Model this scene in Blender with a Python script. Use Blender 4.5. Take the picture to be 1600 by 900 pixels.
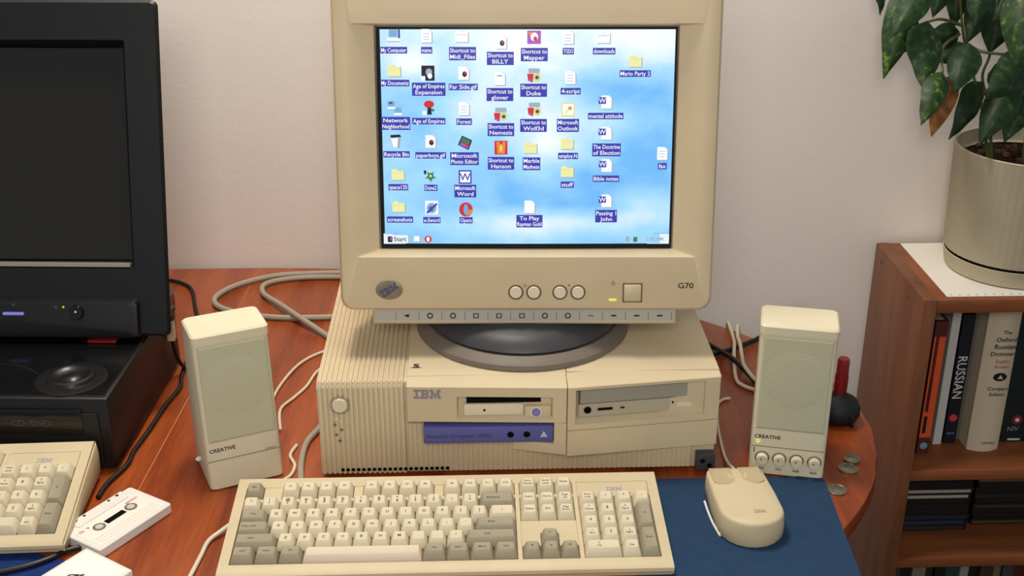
import bpy, bmesh, math, random
from mathutils import Matrix, Vector
random.seed(7)
for o in list(bpy.data.objects): bpy.data.objects.remove(o)
SC = bpy.context.scene; COL = SC.collection
R = math.radians; PI = math.pi
T = 0.74                                   # height of the table top above the floor
# ------------------------------------------------------------------ camera
cd = bpy.data.cameras.new('camera'); cam = bpy.data.objects.new('camera', cd); COL.objects.link(cam)
cd.sensor_width = 36; cd.lens = 42.75; cd.clip_start = .01
cam.location = (0, 0, T + .75); cam.rotation_euler = (R(66.2), 0, R(-1.93)); SC.camera = cam
# ------------------------------------------------------------------ world, lights, exposure
w = bpy.data.worlds.new('room_light'); SC.world = w; w.use_nodes = True
w.node_tree.nodes['Background'].inputs[0].default_value = (.90, .95, 1.0, 1)
w.node_tree.nodes['Background'].inputs[1].default_value = .34
def area(name, loc, target, size, energy, col):
    l = bpy.data.lights.new(name, 'AREA'); l.shape = 'DISK'; l.size = size; l.energy = energy; l.color = col
    o = bpy.data.objects.new(name, l); COL.objects.link(o); o.location = loc
    o.rotation_euler = (Vector(target) - Vector(loc)).to_track_quat('-Z', 'Y').to_euler(); return o
area('ceiling_lamp', (-.20, 1.42, 2.5), (-.10, 1.32, T), .45, 25, (1, .92, .81))
area('camera_flash', (-.05, -.25, T + 1.0), (.05, 1.4, T + .2), .45, 11, (1, .94, .86))
SC.view_settings.view_transform = 'Standard'; SC.view_settings.look = 'None'
SC.view_settings.exposure = 0; SC.view_settings.gamma = 1; SC.view_settings.use_curve_mapping = False

# ------------------------------------------------------------------ materials
def lin(c): return tuple(((v/255)/12.92 if v/255 <= .04045 else ((v/255+.055)/1.055)**2.4) for v in c) + (1,)
MATS = {}
def mat(name, rgb, rough=.5, spec=.5, metal=0, var=0, scale=40, bump=0, bscale=400, coat=0, stretch=None, rgb2=None):
    if name in MATS: return MATS[name]
    m = bpy.data.materials.new(name); m.use_nodes = True; nt = m.node_tree; b = nt.nodes['Principled BSDF']
    b.inputs['Base Color'].default_value = lin(rgb); b.inputs['Roughness'].default_value = rough
    b.inputs['Specular IOR Level'].default_value = spec; b.inputs['Metallic'].default_value = metal; b.inputs['Coat Weight'].default_value = coat
    tc = nt.nodes.new('ShaderNodeTexCoord'); src = tc.outputs['Object']
    if stretch:
        mp = nt.nodes.new('ShaderNodeMapping'); mp.inputs['Scale'].default_value = stretch; nt.links.new(src, mp.inputs[0]); src = mp.outputs[0]
    if var or rgb2:
        n = nt.nodes.new('ShaderNodeTexNoise'); n.inputs['Scale'].default_value = scale; n.inputs['Detail'].default_value = 5
        r = nt.nodes.new('ShaderNodeValToRGB'); e = r.color_ramp.elements
        a = rgb2 if rgb2 else tuple(max(0, v*(1-var)) for v in rgb); e[0].color = lin(a); e[1].color = lin(rgb)
        e[0].position = .34; e[1].position = .66
        nt.links.new(src, n.inputs['Vector']); nt.links.new(n.outputs['Fac'], r.inputs[0]); nt.links.new(r.outputs[0], b.inputs['Base Color'])
    if bump:
        n2 = nt.nodes.new('ShaderNodeTexNoise'); n2.inputs['Scale'].default_value = bscale; n2.inputs['Detail'].default_value = 3
        bp = nt.nodes.new('ShaderNodeBump'); bp.inputs['Strength'].default_value = bump; bp.inputs['Distance'].default_value = .001
        nt.links.new(src, n2.inputs['Vector']); nt.links.new(n2.outputs['Fac'], bp.inputs['Height']); nt.links.new(bp.outputs[0], b.inputs['Normal'])
    MATS[name] = m; return m
def emit(name, rgb, s=1.0):
    if name in MATS: return MATS[name]
    m = mat(name, (5, 5, 5), .2, .3); b = m.node_tree.nodes['Principled BSDF']
    b.inputs['Emission Color'].default_value = lin(rgb); b.inputs['Emission Strength'].default_value = s; return m
def wood(name, light, mid, dark, axis='Y', scale=1.0, rough=.35, knots=True):
    m = bpy.data.materials.new(name); m.use_nodes = True; nt = m.node_tree; b = nt.nodes['Principled BSDF']; L = nt.links.new
    tc = nt.nodes.new('ShaderNodeTexCoord'); mp = nt.nodes.new('ShaderNodeMapping')
    s = {'X': (.9, 9, 9), 'Y': (9, .9, 9), 'Z': (9, 9, .9)}[axis]; mp.inputs['Scale'].default_value = tuple(v*scale for v in s)
    oi = nt.nodes.new('ShaderNodeObjectInfo'); ad = nt.nodes.new('ShaderNodeVectorMath'); ad.operation = 'MULTIPLY_ADD'
    cb = nt.nodes.new('ShaderNodeCombineXYZ'); L(oi.outputs['Random'], cb.inputs[0]); L(oi.outputs['Random'], cb.inputs[1]); L(oi.outputs['Random'], cb.inputs[2])
    ad.inputs[1].default_value = (7, 7, 7); L(cb.outputs[0], ad.inputs[0]); L(tc.outputs['Object'], ad.inputs[2]); L(ad.outputs[0], mp.inputs[0])
    n = nt.nodes.new('ShaderNodeTexNoise'); n.inputs['Scale'].default_value = 2.2; n.inputs['Detail'].default_value = 7; n.inputs['Distortion'].default_value = .6; L(mp.outputs[0], n.inputs['Vector'])
    r = nt.nodes.new('ShaderNodeValToRGB'); e = r.color_ramp.elements; e[0].position = .3; e[0].color = lin(dark); e[1].position = .7; e[1].color = lin(light)
    k = e.new(.5); k.color = lin(mid); L(n.outputs['Fac'], r.inputs[0])
    f = nt.nodes.new('ShaderNodeTexNoise'); f.inputs['Scale'].default_value = 30; f.inputs['Detail'].default_value = 4; L(mp.outputs[0], f.inputs['Vector'])
    mx = nt.nodes.new('ShaderNodeMix'); mx.data_type = 'RGBA'; mx.blend_type = 'MULTIPLY'; mx.inputs[0].default_value = .35
    r2 = nt.nodes.new('ShaderNodeValToRGB'); r2.color_ramp.elements[0].position = .3; r2.color_ramp.elements[0].color = (.45, .38, .32, 1); r2.color_ramp.elements[1].position = .62
    L(f.outputs['Fac'], r2.inputs[0]); L(r.outputs[0], mx.inputs[6]); L(r2.outputs[0], mx.inputs[7]); L(mx.outputs[2], b.inputs['Base Color'])
    b.inputs['Roughness'].default_value = rough; b.inputs['Specular IOR Level'].default_value = .4
    bp = nt.nodes.new('ShaderNodeBump'); bp.inputs['Strength'].default_value = .08; bp.inputs['Distance'].default_value = .001; L(f.outputs['Fac'], bp.inputs['Height']); L(bp.outputs[0], b.inputs['Normal'])
    MATS[name] = m; return m
beige = mat('beige_plastic', (211, 191, 155), .45, .4, var=.03, scale=14, bump=.12, bscale=900)
beige_pc = mat('beige_case_plastic', (207, 189, 155), .5, .35, var=.04, scale=12, bump=.12, bscale=900)
beige_lt = mat('light_beige_plastic', (220, 206, 178), .45, .4)
beige_kb = mat('keyboard_beige', (203, 186, 151), .5, .35, var=.03, scale=18, bump=.15, bscale=900)
key_lt = mat('key_light', (207, 195, 167), .55, .3)
key_dk = mat('key_grey', (152, 142, 119), .55, .3)
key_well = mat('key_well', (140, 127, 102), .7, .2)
legend_m = mat('legend_ink', (82, 78, 70), .7, .2)
greyp = mat('grey_plastic', (118, 108, 97), .5, .3, var=.05)
greyd = mat('dark_grey_plastic', (62, 62, 64), .45, .4)
stripgrey = mat('strip_grey', (176, 172, 162), .5, .3)
black = mat('black_plastic', (16, 17, 18), .42, .4, bump=.1, bscale=700)
black_gl = mat('gloss_black', (13, 13, 14), .16, .5)
void = mat('black_hole', (6, 6, 7), .8, .1)
ink = mat('black_ink', (30, 29, 28), .7, .2)
blue_ink = mat('blue_ink', (86, 90, 160), .6, .3)
bluestrip = mat('blue_strip', (86, 88, 150), .45, .4)
cream = mat('cream_plastic', (218, 208, 178), .48, .4, var=.02)
white_p = mat('white_plastic', (226, 222, 214), .35, .45)
cable_g = mat('grey_cable', (160, 150, 132), .5, .35)
cable_w = mat('white_cable', (214, 204, 180), .5, .35)
cable_k = mat('black_cable', (16, 15, 15), .45, .4)
steel = mat('coin_metal', (150, 146, 128), .35, .5, metal=.9, var=.15, scale=300)
pad_m = mat('mouse_pad_cloth', (38, 63, 91), .9, .15, var=.06, scale=60, bump=.3, bscale=1500)
rubber = mat('black_rubber', (22, 24, 26), .6, .3)
red_m = mat('red_plastic', (122, 22, 22), .3, .5)

# ------------------------------------------------------------------ geometry collector
class G:
    def __init__(s): s.v = []; s.f = []; s.m = []
    def add(s, vs, fs, mi=0, M=None):
        o = len(s.v)
        for p in vs: s.v.append(tuple(M @ Vector(p)) if M is not None else tuple(p))
        for f in fs: s.f.append([i+o for i in f]); s.m.append(mi)
        return s
    def box(s, c, d, bev=0, mi=0, seg=2, M=None):
        bm = bmesh.new(); bmesh.ops.create_cube(bm, size=1)
        for v in bm.verts: v.co = (v.co.x*d[0], v.co.y*d[1], v.co.z*d[2])
        if bev: bmesh.ops.bevel(bm, geom=bm.edges[:], offset=bev, segments=seg, profile=.5, affect='EDGES')
        bm.verts.index_update()
        s.add([(v.co.x+c[0], v.co.y+c[1], v.co.z+c[2]) for v in bm.verts], [[v.index for v in f.verts] for f in bm.faces], mi, M); bm.free(); return s
    def bx(s, x0, x1, y0, y1, z0, z1, bev=0, mi=0, M=None): return s.box(((x0+x1)/2, (y0+y1)/2, (z0+z1)/2), (x1-x0, y1-y0, z1-z0), bev, mi, 2, M)
    def loft(s, rings, cap0=True, cap1=True, mi=0, closed=True, M=None, rmi=None):
        n = len(rings[0]); vs = [p for r in rings for p in r]
        for i in range(len(rings)-1):
            fs = [[i*n+k, i*n+(k+1) % n, (i+1)*n+(k+1) % n, (i+1)*n+k] for k in range(n if closed else n-1)]
            if i == 0: base = len(s.v); s.add(vs, fs, rmi[0] if rmi else mi, M)
            else:
                for f in fs: s.f.append([q+base for q in f]); s.m.append(rmi[i] if rmi else mi)
        if cap0: s.f.append([base+k for k in range(n-1, -1, -1)]); s.m.append(rmi[0] if rmi else mi)
        if cap1: s.f.append([base+(len(rings)-1)*n+k for k in range(n)]); s.m.append(rmi[-1] if rmi else mi)
        return s
    def prism(s, poly, z0, z1, ax='Z', mi=0, M=None):
        f = {'Z': lambda a, b, c: (a, b, c), 'X': lambda a, b, c: (c, a, b), 'Y': lambda a, b, c: (a, c, b)}[ax]
        return s.loft([[f(a, b, z0) for a, b in poly], [f(a, b, z1) for a, b in poly]], mi=mi, M=M)
    def lathe(s, prof, n=32, c=(0, 0, 0), mi=0, cap0=True, cap1=True, M=None, a0=0):
        return s.loft([[(c[0]+r*math.cos(2*PI*k/n+a0), c[1]+r*math.sin(2*PI*k/n+a0), c[2]+z) for k in range(n)] for r, z in prof], cap0, cap1, mi, M=M)
    def disc(s, c, r, d, n=20, mi=0, M=None, axis='Y'):     # short cylinder facing -Y
        ring = lambda rr, y: [(c[0]+rr*math.cos(2*PI*k/n), c[1]+y, c[2]+rr*math.sin(2*PI*k/n)) for k in range(n)]
        return s.loft([ring(r, 0), ring(r, -d*.7), ring(r*.9, -d)], mi=mi, M=M)
    def ring(s, c, r0, r1, n=24, mi=0, M=None):              # flat annulus in XZ facing -Y
        return s.loft([[(c[0]+r*math.cos(2*PI*k/n), c[1], c[2]+r*math.sin(2*PI*k/n)) for k in range(n)] for r in (r0, r1)], False, False, mi, M=M)
    def tube(s, pts, r, n=8, mi=0, smooth=6, M=None):
        P = [Vector(p) for p in pts]; Q = []
        for i in range(len(P)-1):
            a, b, c, d = P[max(i-1, 0)], P[i], P[i+1], P[min(i+2, len(P)-1)]
            for k in range(smooth):
                t = k/smooth; Q.append(.5*((2*b)+(c-a)*t+(2*a-5*b+4*c-d)*t*t+(3*b-a-3*c+d)*t**3))
        Q.append(P[-1]); rings = []; up = Vector((0, 0, 1))
        for i, q in enumerate(Q):
            tg = (Q[min(i+1, len(Q)-1)]-Q[max(i-1, 0)]).normalized()
            sd = tg.cross(up); sd = sd.normalized() if sd.length > .05 else tg.cross(Vector((1, 0, 0))).normalized()
            u2 = sd.cross(tg); rr = r(i/(len(Q)-1)) if callable(r) else r
            rings.append([tuple(q+sd*rr*math.cos(2*PI*k/n)+u2*rr*math.sin(2*PI*k/n)) for k in range(n)])
        return s.loft(rings, mi=mi, M=M)
    def text(s, string, size, c, mi=0, M=None, align='C', sx=1.0, bold=0, spin=None):   # written in XZ, read from -Y
        vs, fs = glyphs(string, bold)
        xs = [v[0] for v in vs] or [0]; off = -(min(xs)+max(xs))/2 if align == 'C' else -min(xs)
        pts = [((v[0]+off)*size*sx, 0, (v[1]-.35)*size) for v in vs]
        if spin: q = Matrix.Rotation(spin, 4, 'Y'); pts = [tuple(q @ Vector(p)) for p in pts]
        return s.add([(p[0]+c[0], p[1]+c[1], p[2]+c[2]) for p in pts], fs, mi, M)
    def mesh(s, name, mats, angle=35):
        me = bpy.data.meshes.new(name); me.from_pydata(s.v, [], s.f); me.update()
        for m in (mats if isinstance(mats, (list, tuple)) else [mats]): me.materials.append(m)
        me.polygons.foreach_set('material_index', s.m); me.polygons.foreach_set('use_smooth', [True]*len(s.f))
        bm = bmesh.new(); bm.from_mesh(me)
        if len(bm.faces) < 60000: bmesh.ops.recalc_face_normals(bm, faces=bm.faces[:])
        bm.to_mesh(me); bm.free(); me.set_sharp_from_angle(angle=R(angle)); return me
    def obj(s, name, mats, parent=None, M=None, angle=35): return link(name, s.mesh(name, mats, angle), parent, M)
def link(name, me, parent=None, M=None):
    o = bpy.data.objects.new(name, me); COL.objects.link(o)
    if parent is not None: o.parent = parent
    if M is not None: o.matrix_basis = M
    return o
GC = {}
def glyphs(string, bold=0):
    k = (string, bold)
    if k not in GC:
        c = bpy.data.curves.new('t', 'FONT'); c.body = string; c.size = 1; c.resolution_u = 2; c.offset = bold
        o = bpy.data.objects.new('t', c); me = bpy.data.meshes.new_from_object(o)
        GC[k] = ([(v.co.x, v.co.y) for v in me.vertices], [list(p.vertices) for p in me.polygons])
        bpy.data.objects.remove(o); bpy.data.curves.remove(c); bpy.data.meshes.remove(me)
    return GC[k]
def thing(name, label, cat, loc=(0, 0, 0), rz=0, group=None):
    o = bpy.data.objects.new(name, None); COL.objects.link(o); o.empty_display_size = .03
    o.location = (loc[0], loc[1], loc[2]+T); o.rotation_euler = (0, 0, rz); tag(o, label, cat, group); return o
def tag(o, label, cat, group=None, kind=None):
    o['label'] = label; o['category'] = cat
    if group: o['group'] = group
    if kind: o['kind'] = kind
    return o
def struct(o): o['kind'] = 'structure'; return o
def rrect(w, h, r, n=5, cx=0, cz=0):
    pts = []
    for (sx, sz, a) in ((1, 1, 0), (-1, 1, PI/2), (-1, -1, PI), (1, -1, 1.5*PI)):
        for k in range(n):
            t = a+PI/2*k/(n-1); pts.append((cx+sx*(w/2-r)+r*math.cos(t), cz+sz*(h/2-r)+r*math.sin(t)))
    return pts
def bar_letters(g, c, w, h, mi=0, M=None, spin=0):     # three slab letters cut into eight stripes, in XZ
    W = {'I': [(0, 1)]*2+[(.32, .68)]*4+[(0, 1)]*2}
    B = [[(0, .86)], [(0, .97)], [(.16, .42), (.7, 1)], [(.16, .9)], [(.16, .9)], [(.16, .42), (.7, 1)], [(0, .97)], [(0, .86)]]
    Mm = [[(0, .3), (.7, 1)], [(0, .35), (.65, 1)], [(.1, .4), (.6, .9)], [(.1, .45), (.55, .9)], [(.1, .27), (.3, .7), (.73, .9)], [(.1, .27), (.36, .64), (.73, .9)], [(0, .3), (.42, .58), (.7, 1)], [(0, .3), (.47, .53), (.7, 1)]]
    q = Matrix.Rotation(spin, 4, 'Y'); lw = (.22, .33, .41); x = -w/2
    for li, rows in enumerate(([[s] for s in W['I']], B, Mm)):
        ww = lw[li]*w
        for r, segs in enumerate(rows):
            z = h/2-(r+.5)*h/8
            for a, b in segs:
                p = [(x+a*ww, 0, z-h*.042), (x+b*ww, 0, z-h*.042), (x+b*ww, 0, z+h*.042), (x+a*ww, 0, z+h*.042)]
                p = [q @ Vector(v) for v in p]; g.add([(v.x+c[0], v.y+c[1], v.z+c[2]) for v in p], [[0, 1, 2, 3]], mi, M)
        x += ww+.02*w
    return g

# ================================================================== the room
wall_m = mat('painted_wall', (240, 231, 222), .85, .2, var=.015, scale=3, bump=.25, bscale=120)
floor_m = wood('floor_wood', (96, 62, 40), (78, 48, 30), (52, 32, 20), 'X', .5)
struct(G().bx(-3, 3, 1.805, 1.92, 0, 2.6).obj('wall_back', wall_m))
struct(G().bx(-3, 3, -2.5, 1.805, -.1, 0).obj('floor', floor_m))
struct(G().bx(-3, .60, 1.792, 1.805, 0, .09, .003).obj('baseboard_back', mat('baseboard_paint', (206, 200, 192), .6)))

# ================================================================== table
pine = wood('orange_pine', (166, 84, 40), (150, 70, 31), (120, 50, 22), 'Y', 1.0, .3)
pine2 = wood('orange_pine_apron', (176, 88, 40), (160, 74, 34), (126, 54, 24), 'X', 1.0, .35)
tb = thing('oval_table', 'orange pine oval table of long planks carrying the computers', 'table', (-.56, 1.29, -T), R(0))
A_, B_, XL, XR = .849, .507, -.771, .191     # half axes, seam positions relative to table centre x=-.56
def half_depth(x):
    if x > XR: return B_*math.sqrt(max(0, 1-((x-XR)/A_)**2))
    if x < XL+.35: return B_*math.sqrt(max(0, 1-((XL+.35-x)/A_)**2))
    return B_
edges = [XL+.35-A_+.004]
x = XR-.5475
cuts = [XL+.35-A_+.002, -1.14, -1.02, -.9, -.78, -.66, -.54, -.421, -.30, -.18, -.06, .08, XR, .326, .44, .556, .672, .79, .91, XR+A_-.002]
SEAM = 0.0
for i in range(len(cuts)-1):
    x0, x1 = cuts[i], cuts[i+1]; gap = .0008 if abs(x0-XR) < 1e-6 else .00004; gap1 = .0008 if abs(x1-XR) < 1e-6 else .00004
    N = 10; xs = [x0+gap+(x1-x0-gap-gap1)*k/N for k in range(N+1)]
    KS = .056*min(1, max(0, (XR+A_-x1)/.25), max(0, (x0-cuts[0])/.25)); KS0 = .056*min(1, max(0, (XR+A_-x0)/.25), max(0, (x0-cuts[0])/.25)); KS1 = .056*min(1, max(0, (XR+A_-x1)/.25), max(0, (x1-cuts[0])/.25))
    ks = lambda q: KS0+(KS1-KS0)*(q-x0)/(x1-x0)
    poly = [(q-SEAM+ks(q)*half_depth(q), half_depth(q-SEAM+ks(q)*half_depth(q))) for q in xs]+[(q-SEAM-ks(q)*half_depth(q), -half_depth(q-SEAM-ks(q)*half_depth(q))) for q in reversed(xs)]
    inner = lambda p, d: (p[0], p[1]*(1-d/max(abs(p[1]), .02)))
    g = G(); rr = []
    for z, d in ((T-.026, .004), (T-.020, .0), (T-.006, 0), (T-.0015, .0015), (T, .006)):
        rr.append([(inner(p, d)[0]+ .055*inner(p, d)[1]*(1 if abs(p[0]) < 3 else 1)*0, inner(p, d)[1], z) for p in poly])
    g.loft(rr); g.obj('plank', pine, tb)
g = G(); g.add([(XR-.056*.49-.0007, -.49, T-.0002), (XR-.056*.49+.0007, -.49, T-.0002), (XR+.056*.5+.0007, .5, T-.0002), (XR+.056*.5-.0007, .5, T-.0002)], [[0, 1, 2, 3]]); g.obj('seam_highlight', mat('seam_highlight_tan', (184, 112, 74), .6), tb)  # pale strip imitates light caught along the plank edge at the seam
G().bx(-1.0, .72, -.36, -.335, T-.10, T-.026, .003).obj('apron', pine2, tb); G().bx(-1.0, .72, .335, .36, T-.10, T-.026, .003).obj('apron', pine2, tb)
for lx in (-.95, .66):
    for ly in (-.30, .30): G().lathe([(.024, 0), (.03, .04), (.022, .08), (.032, .3), (.026, .56), (.034, .6), (.034, T-.026)], 16, (lx, ly, 0)).obj('leg', pine2, tb)

# ================================================================== desktop computer under the pale monitor
pc = thing('desktop_computer', 'beige ribbed desktop computer lying flat under the pale monitor', 'computer', (0, 0, 0))
X0, X1, YF, YB, ZT = -.174, .2705, 1.177, 1.60, .122
G().bx(X0+.002, X1-.0015, YF+.002, YB, .004, ZT-.002, .002).obj('case', beige_pc, pc)
g = G(); rows = []                         # ribs run over the top and down the front
path = [(YB, ZT-.003, 0, 1), (YF+.01, ZT-.0025, 0, 1), (YF+.004, ZT-.0035, -.5, .87), (YF+.0005, ZT-.008, -1, 0), (YF+.0005, .006, -1, 0)]
pitch = .0056; nr = int((-.077-X0)/pitch)
xs = []
for k in range(nr):
    for q, hgt in ((.0, 0), (.22, .0002), (.32, .0019), (.5, .0024), (.85, .0019), (.97, .0002)): xs.append((X0+(k+q)*pitch, hgt))
for (y, z, ny, nz) in path: rows.append([(x, y+ny*(hh+.001), z+nz*(hh+.001)) for x, hh in xs])
g.loft(rows, False, False, closed=False); g.obj('rib_panel', beige_pc, pc)
g = G(); rows = []                         # lower front ribs to the right
xs = []
for k in range(int((.245+.077)/pitch)):
    for q, hgt in ((.0, 0), (.22, .0002), (.32, .0012), (.85, .0012), (.97, .0002)): xs.append((-.077+(k+q)*pitch, hgt))
for z in (.006, .068): rows.append([(x, YF+.001-hh, z) for x, hh in xs])
g.loft(rows, False, False, closed=False); g.obj('rib_panel', beige_pc, pc)
g = G(); zs = []
for k in range(18):
    for q, hgt in ((.0, 0), (.25, .0002), (.35, .0020), (.8, .0020), (.97, .0002)): zs.append((.006+(k+q)*.0062, hgt))
g.loft([[(X0+.002-hh, y, z) for z, hh in zs] for y in (YF+.003, YB)], False, False, closed=False); g.obj('side_rib_panel', beige_pc, pc)
for fx in (-.15, .245):
    for fy in (YF+.03, YB-.03): G().lathe([(.009, 0), (.01, .005)], 12, (fx, fy, 0)).obj('foot', rubber, pc)
# smooth cover on top, in two pieces with a seam
G().bx(-.0755, .0995, 1.185, YB-.002, ZT-.003, ZT+.0015, .0008).obj('top_cover', beige_pc, pc)
G().bx(.1001, X1, 1.19, YB-.002, ZT-.003, ZT+.0015, .0008).obj('top_cover', beige_pc, pc)
def panel(xa, xb, ya, yb, z0, z1, hole=None, depth=.01, back=.018, ch=.0, slope=.0015):
    """a moulded front panel; ya / yb = front at its left and right end; hole = (x0,x1,z0,z1)"""
    yf = lambda x: ya+(yb-ya)*(x-xa)/(xb-xa)
    q = lambda a, b, c, d, o: [(a, yf(a)+o, c), (b, yf(b)+o, c), (b, yf(b)+o, d), (a, yf(a)+o, d)]
    top = lambda r, dz: [r[0], r[1], (r[2][0], r[2][1], r[2][2]+dz), (r[3][0], r[3][1], r[3][2]+dz)]
    rings = [top(q(xa, xb, z0, z1, back), ch), q(xa, xb, z0, z1, .0009), q(xa+.0007, xb-.0007, z0+.0007, z1-.0007, 0)]
    if hole:
        a, b, c, d = hole; rings += [q(a, b, c, d, 0), q(a+slope, b-slope, c+slope*2.4, d-slope*.5, depth)]
    return G().loft(rings, True, True), yf
g, yf = panel(-.0755, .0988, 1.1655, 1.157, .0765, .1205, (-.021, .0835, .0805, .1085), .008, .03, .003)
fb = g.obj('floppy_bezel', beige_pc, pc, angle=20)
G().bx(-.0105, .0825, yf(.03)+.0060, yf(.03)+.012, .0985, .1065).obj('floppy_slot', void, fb)
G().bx(-.0135, .052, yf(.02)+.0035, yf(.02)+.010, .0835, .0978, .0015).obj('floppy_lip', beige_lt, fb)
G().bx(.053, .0825, yf(.07)+.003, yf(.07)+.010, .0815, .0960, .002).obj('eject_block', beige_pc, fb)
g = G(); g.disc((.0655, yf(.065)+.0034, .0885), .0048, .003); g.obj('eject_button', mat('lilac_button', (128, 118, 178), .4), fb)
g = G(); g.ring((.0655, yf(.065)+.0026, .0885), .0050, .0064); g.obj('eject_ring', white_p, fb)
g = G(); g.disc((.009, yf(.02)+.0038, .0905), .0014, .001, 8); g.obj('drive_hole', void, fb)
g = bar_letters(G(), (0, 0, 0), .0295, .0115, M=Matrix.Translation((-.053, yf(-.053)-.0005, .1115)) @ Matrix.Rotation(math.atan(-.0488), 4, 'Z')); g.obj('maker_mark', mat('grey_violet_ink', (120, 116, 140), .5), fb)
g, yf2 = panel(.0996, X1, 1.1565, 1.1775, .0665, .1205, (.1085, .2535, .0735, .1165), .014, .03, .003, .002)
db = g.obj('drive_bezel', beige_pc, pc, angle=20)
cdr = lambda x: yf2(x)+.0085
def slab(a, b, z0, z1, o, th, bev=0.0):
    return G().loft([[(a, cdr(a)+o+th, z0), (b, cdr(b)+o+th, z0), (b, cdr(b)+o+th, z1), (a, cdr(a)+o+th, z1)], [(a, cdr(a)+o, z0), (b, cdr(b)+o, z0), (b, cdr(b)+o, z1), (a, cdr(a)+o, z1)],
                     [(a+.0008, cdr(a)+o-.0008, z0+.0008), (b-.0008, cdr(b)+o-.0008, z0+.0008), (b-.0008, cdr(b)+o-.0008, z1-.0008), (a+.0008, cdr(a)+o-.0008, z1-.0008)]])
slab(.112, .2505, .0775, .1155, .0005, .003).obj('drive_face', mat('drive_grey_beige', (176, 166, 142), .5), db)
slab(.1122, .2462, .0942, .1148, -.0003, .003).obj('tray_gap', mat('tray_gap', (84, 78, 64), .7), db); slab(.1138, .2445, .0958, .1138, -.0018, .003).obj('disc_tray', mat('tray_grey', (150, 146, 130), .45), db)
slab(.2225, .2415, .0822, .0882, -.0025, .003).obj('eject_button', beige_lt, db)
g = G(); g.disc((.1225, cdr(.1225)-.0005, .0868), .0042, .0012, 14); g.obj('headphone_socket', void, db)
slab(.134, .1505, .0855, .0882, -.0015, .002).obj('volume_wheel', void, db); slab(.1595, .164, .0858, .0876, -.0012, .002).obj('lamp', ink, db)
g = G(); g.disc((.2185, cdr(.2185)-.0005, .0885), .0013, .001, 8); g.obj('drive_hole', void, db)
g, yf3 = panel(.0996, X1, 1.1565, 1.1775, .034, .0658, None, .01, .03); g.obj('blank_panel', beige_pc, pc, angle=20)
g = G(); g.prism([(.04, 1.178), (.04, 1.172), (.0988, 1.1572), (.0988, 1.19), (.04, 1.19)], .036, .0485); g.prism([(.0855, 1.185), (.0855, 1.1605), (.0988, 1.1572), (.0988, 1.185)], .0485, .076)
g.obj('bezel_wing', beige_pc, pc, angle=20)
bs = G().bx(-.0585, .085, 1.161, 1.18, .0505, .0715, .002).obj('blue_strip', bluestrip, pc)
g = G(); g.disc((.0375, 1.1612, .061), .0038, .0008, 14); g.obj('audio_socket', void, bs)
g = G(); g.disc((.0555, 1.1612, .061), .0038, .0008, 14); g.obj('audio_socket', void, bs)
g = G(); g.add([(.070, 1.1606, .0575), (.0785, 1.1606, .0575), (.0742, 1.1606, .065)], [[0, 1, 2]]); g.obj('triangle_mark', mat('pale_violet', (190, 180, 214), .5), bs)
G().text('Personal Computer 300GL', .0066, (-.018, 1.1606, .0605)).obj('strip_lettering', mat('strip_ink', (48, 50, 92), .6), bs)
pb = G(); pb.disc((-.1495, YF-.0012, .094), .0085, .004, 24); pb.obj('power_button', beige_lt, pc)
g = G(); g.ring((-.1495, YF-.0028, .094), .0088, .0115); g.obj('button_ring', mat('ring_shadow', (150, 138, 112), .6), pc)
for i, (dx, z, m) in enumerate(((-.002, .077, beige_lt), (.003, .0735, emit('yellow_lamp', (220, 210, 90), .6)), (-.004, .0695, greyp), (.003, .063, greyp), (-.003, .057, greyp), (.0, .049, greyp))):
    g = G(); g.disc((-.152+dx, YF-.0026, z), .0018, .0009, 8); g.obj('indicator', m, pc)
for i in range(21):
    g = G(); g.disc((-.1505+i*.00587, YF-.0026, .0112), .0021, .0012, 10); g.obj('vent_hole', void, pc)
G().bx(.2475, .2685, 1.168, 1.18, .006, .0265, .001).obj('port_plate', greyd, pc)
g = G(); g.disc((.2545, 1.1685, .018), .003, .001, 10); g.disc((.2625, 1.1685, .012), .003, .001, 10); g.obj('port', void, pc)
g = G(); gl = Matrix.Translation((-.066, 1.208, ZT+.0019)) @ Matrix.Rotation(R(-90), 4, 'X')
g.text('S', .012, (0, 0, 0), M=gl, sx=1.3, bold=.03); g.bx(-.006, .006, -.0002, .0, -.0052, -.0046, M=gl); g.obj('badge', ink, pc)
# ================================================================== pale CRT monitor
mon = thing('crt_monitor', 'big beige tube monitor switched on with many desktop icons', 'monitor', (.0572, 1.23, ZT+.0017), R(-1.9))
TILT = R(9.3); MT = Matrix.Translation((0, 0, .0585)) @ Matrix.Rotation(-TILT, 4, 'X')     # face frame: x right, z up the face, -y out
W2, HF = .4135, .392; F2 = lambda w, h, r, cz, y, n=6: [(a, y, b) for a, b in rrect(w, h, r, n, 0, cz)]
cz = HF/2-.003
OC = .186                                   # centre height of tube opening
rings = [F2(W2-.008, HF-.008, .012, cz, .085), F2(W2, HF, .014, cz, .075), F2(W2, HF, .014, cz, .006), F2(W2-.006, HF-.006, .013, cz, .0012), F2(W2-.014, HF-.014, .011, cz, 0),
         F2(.374, .2525, .003, .1845, 0), F2(.326, .2445, .002, OC, .0125), F2(.324, .2425, .002, OC, .020)]
G().loft(rings, True, True, M=MT).obj('front_bezel', beige, mon, angle=30)
rings = [F2(W2-.012, HF-.012, .014, cz, .085), F2(W2-.03, HF-.03, .02, cz, .11), F2(W2-.06, HF-.06, .03, cz, .2), F2(W2-.14, HF-.14, .04, cz, .32), F2(W2-.2, HF-.2, .04, cz, .385), F2(W2-.22, HF-.22, .04, cz, .39)]
G().loft(rings, True, True, M=MT).obj('rear_shell', beige, mon)
SW, SH = .3225, .2415
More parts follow.
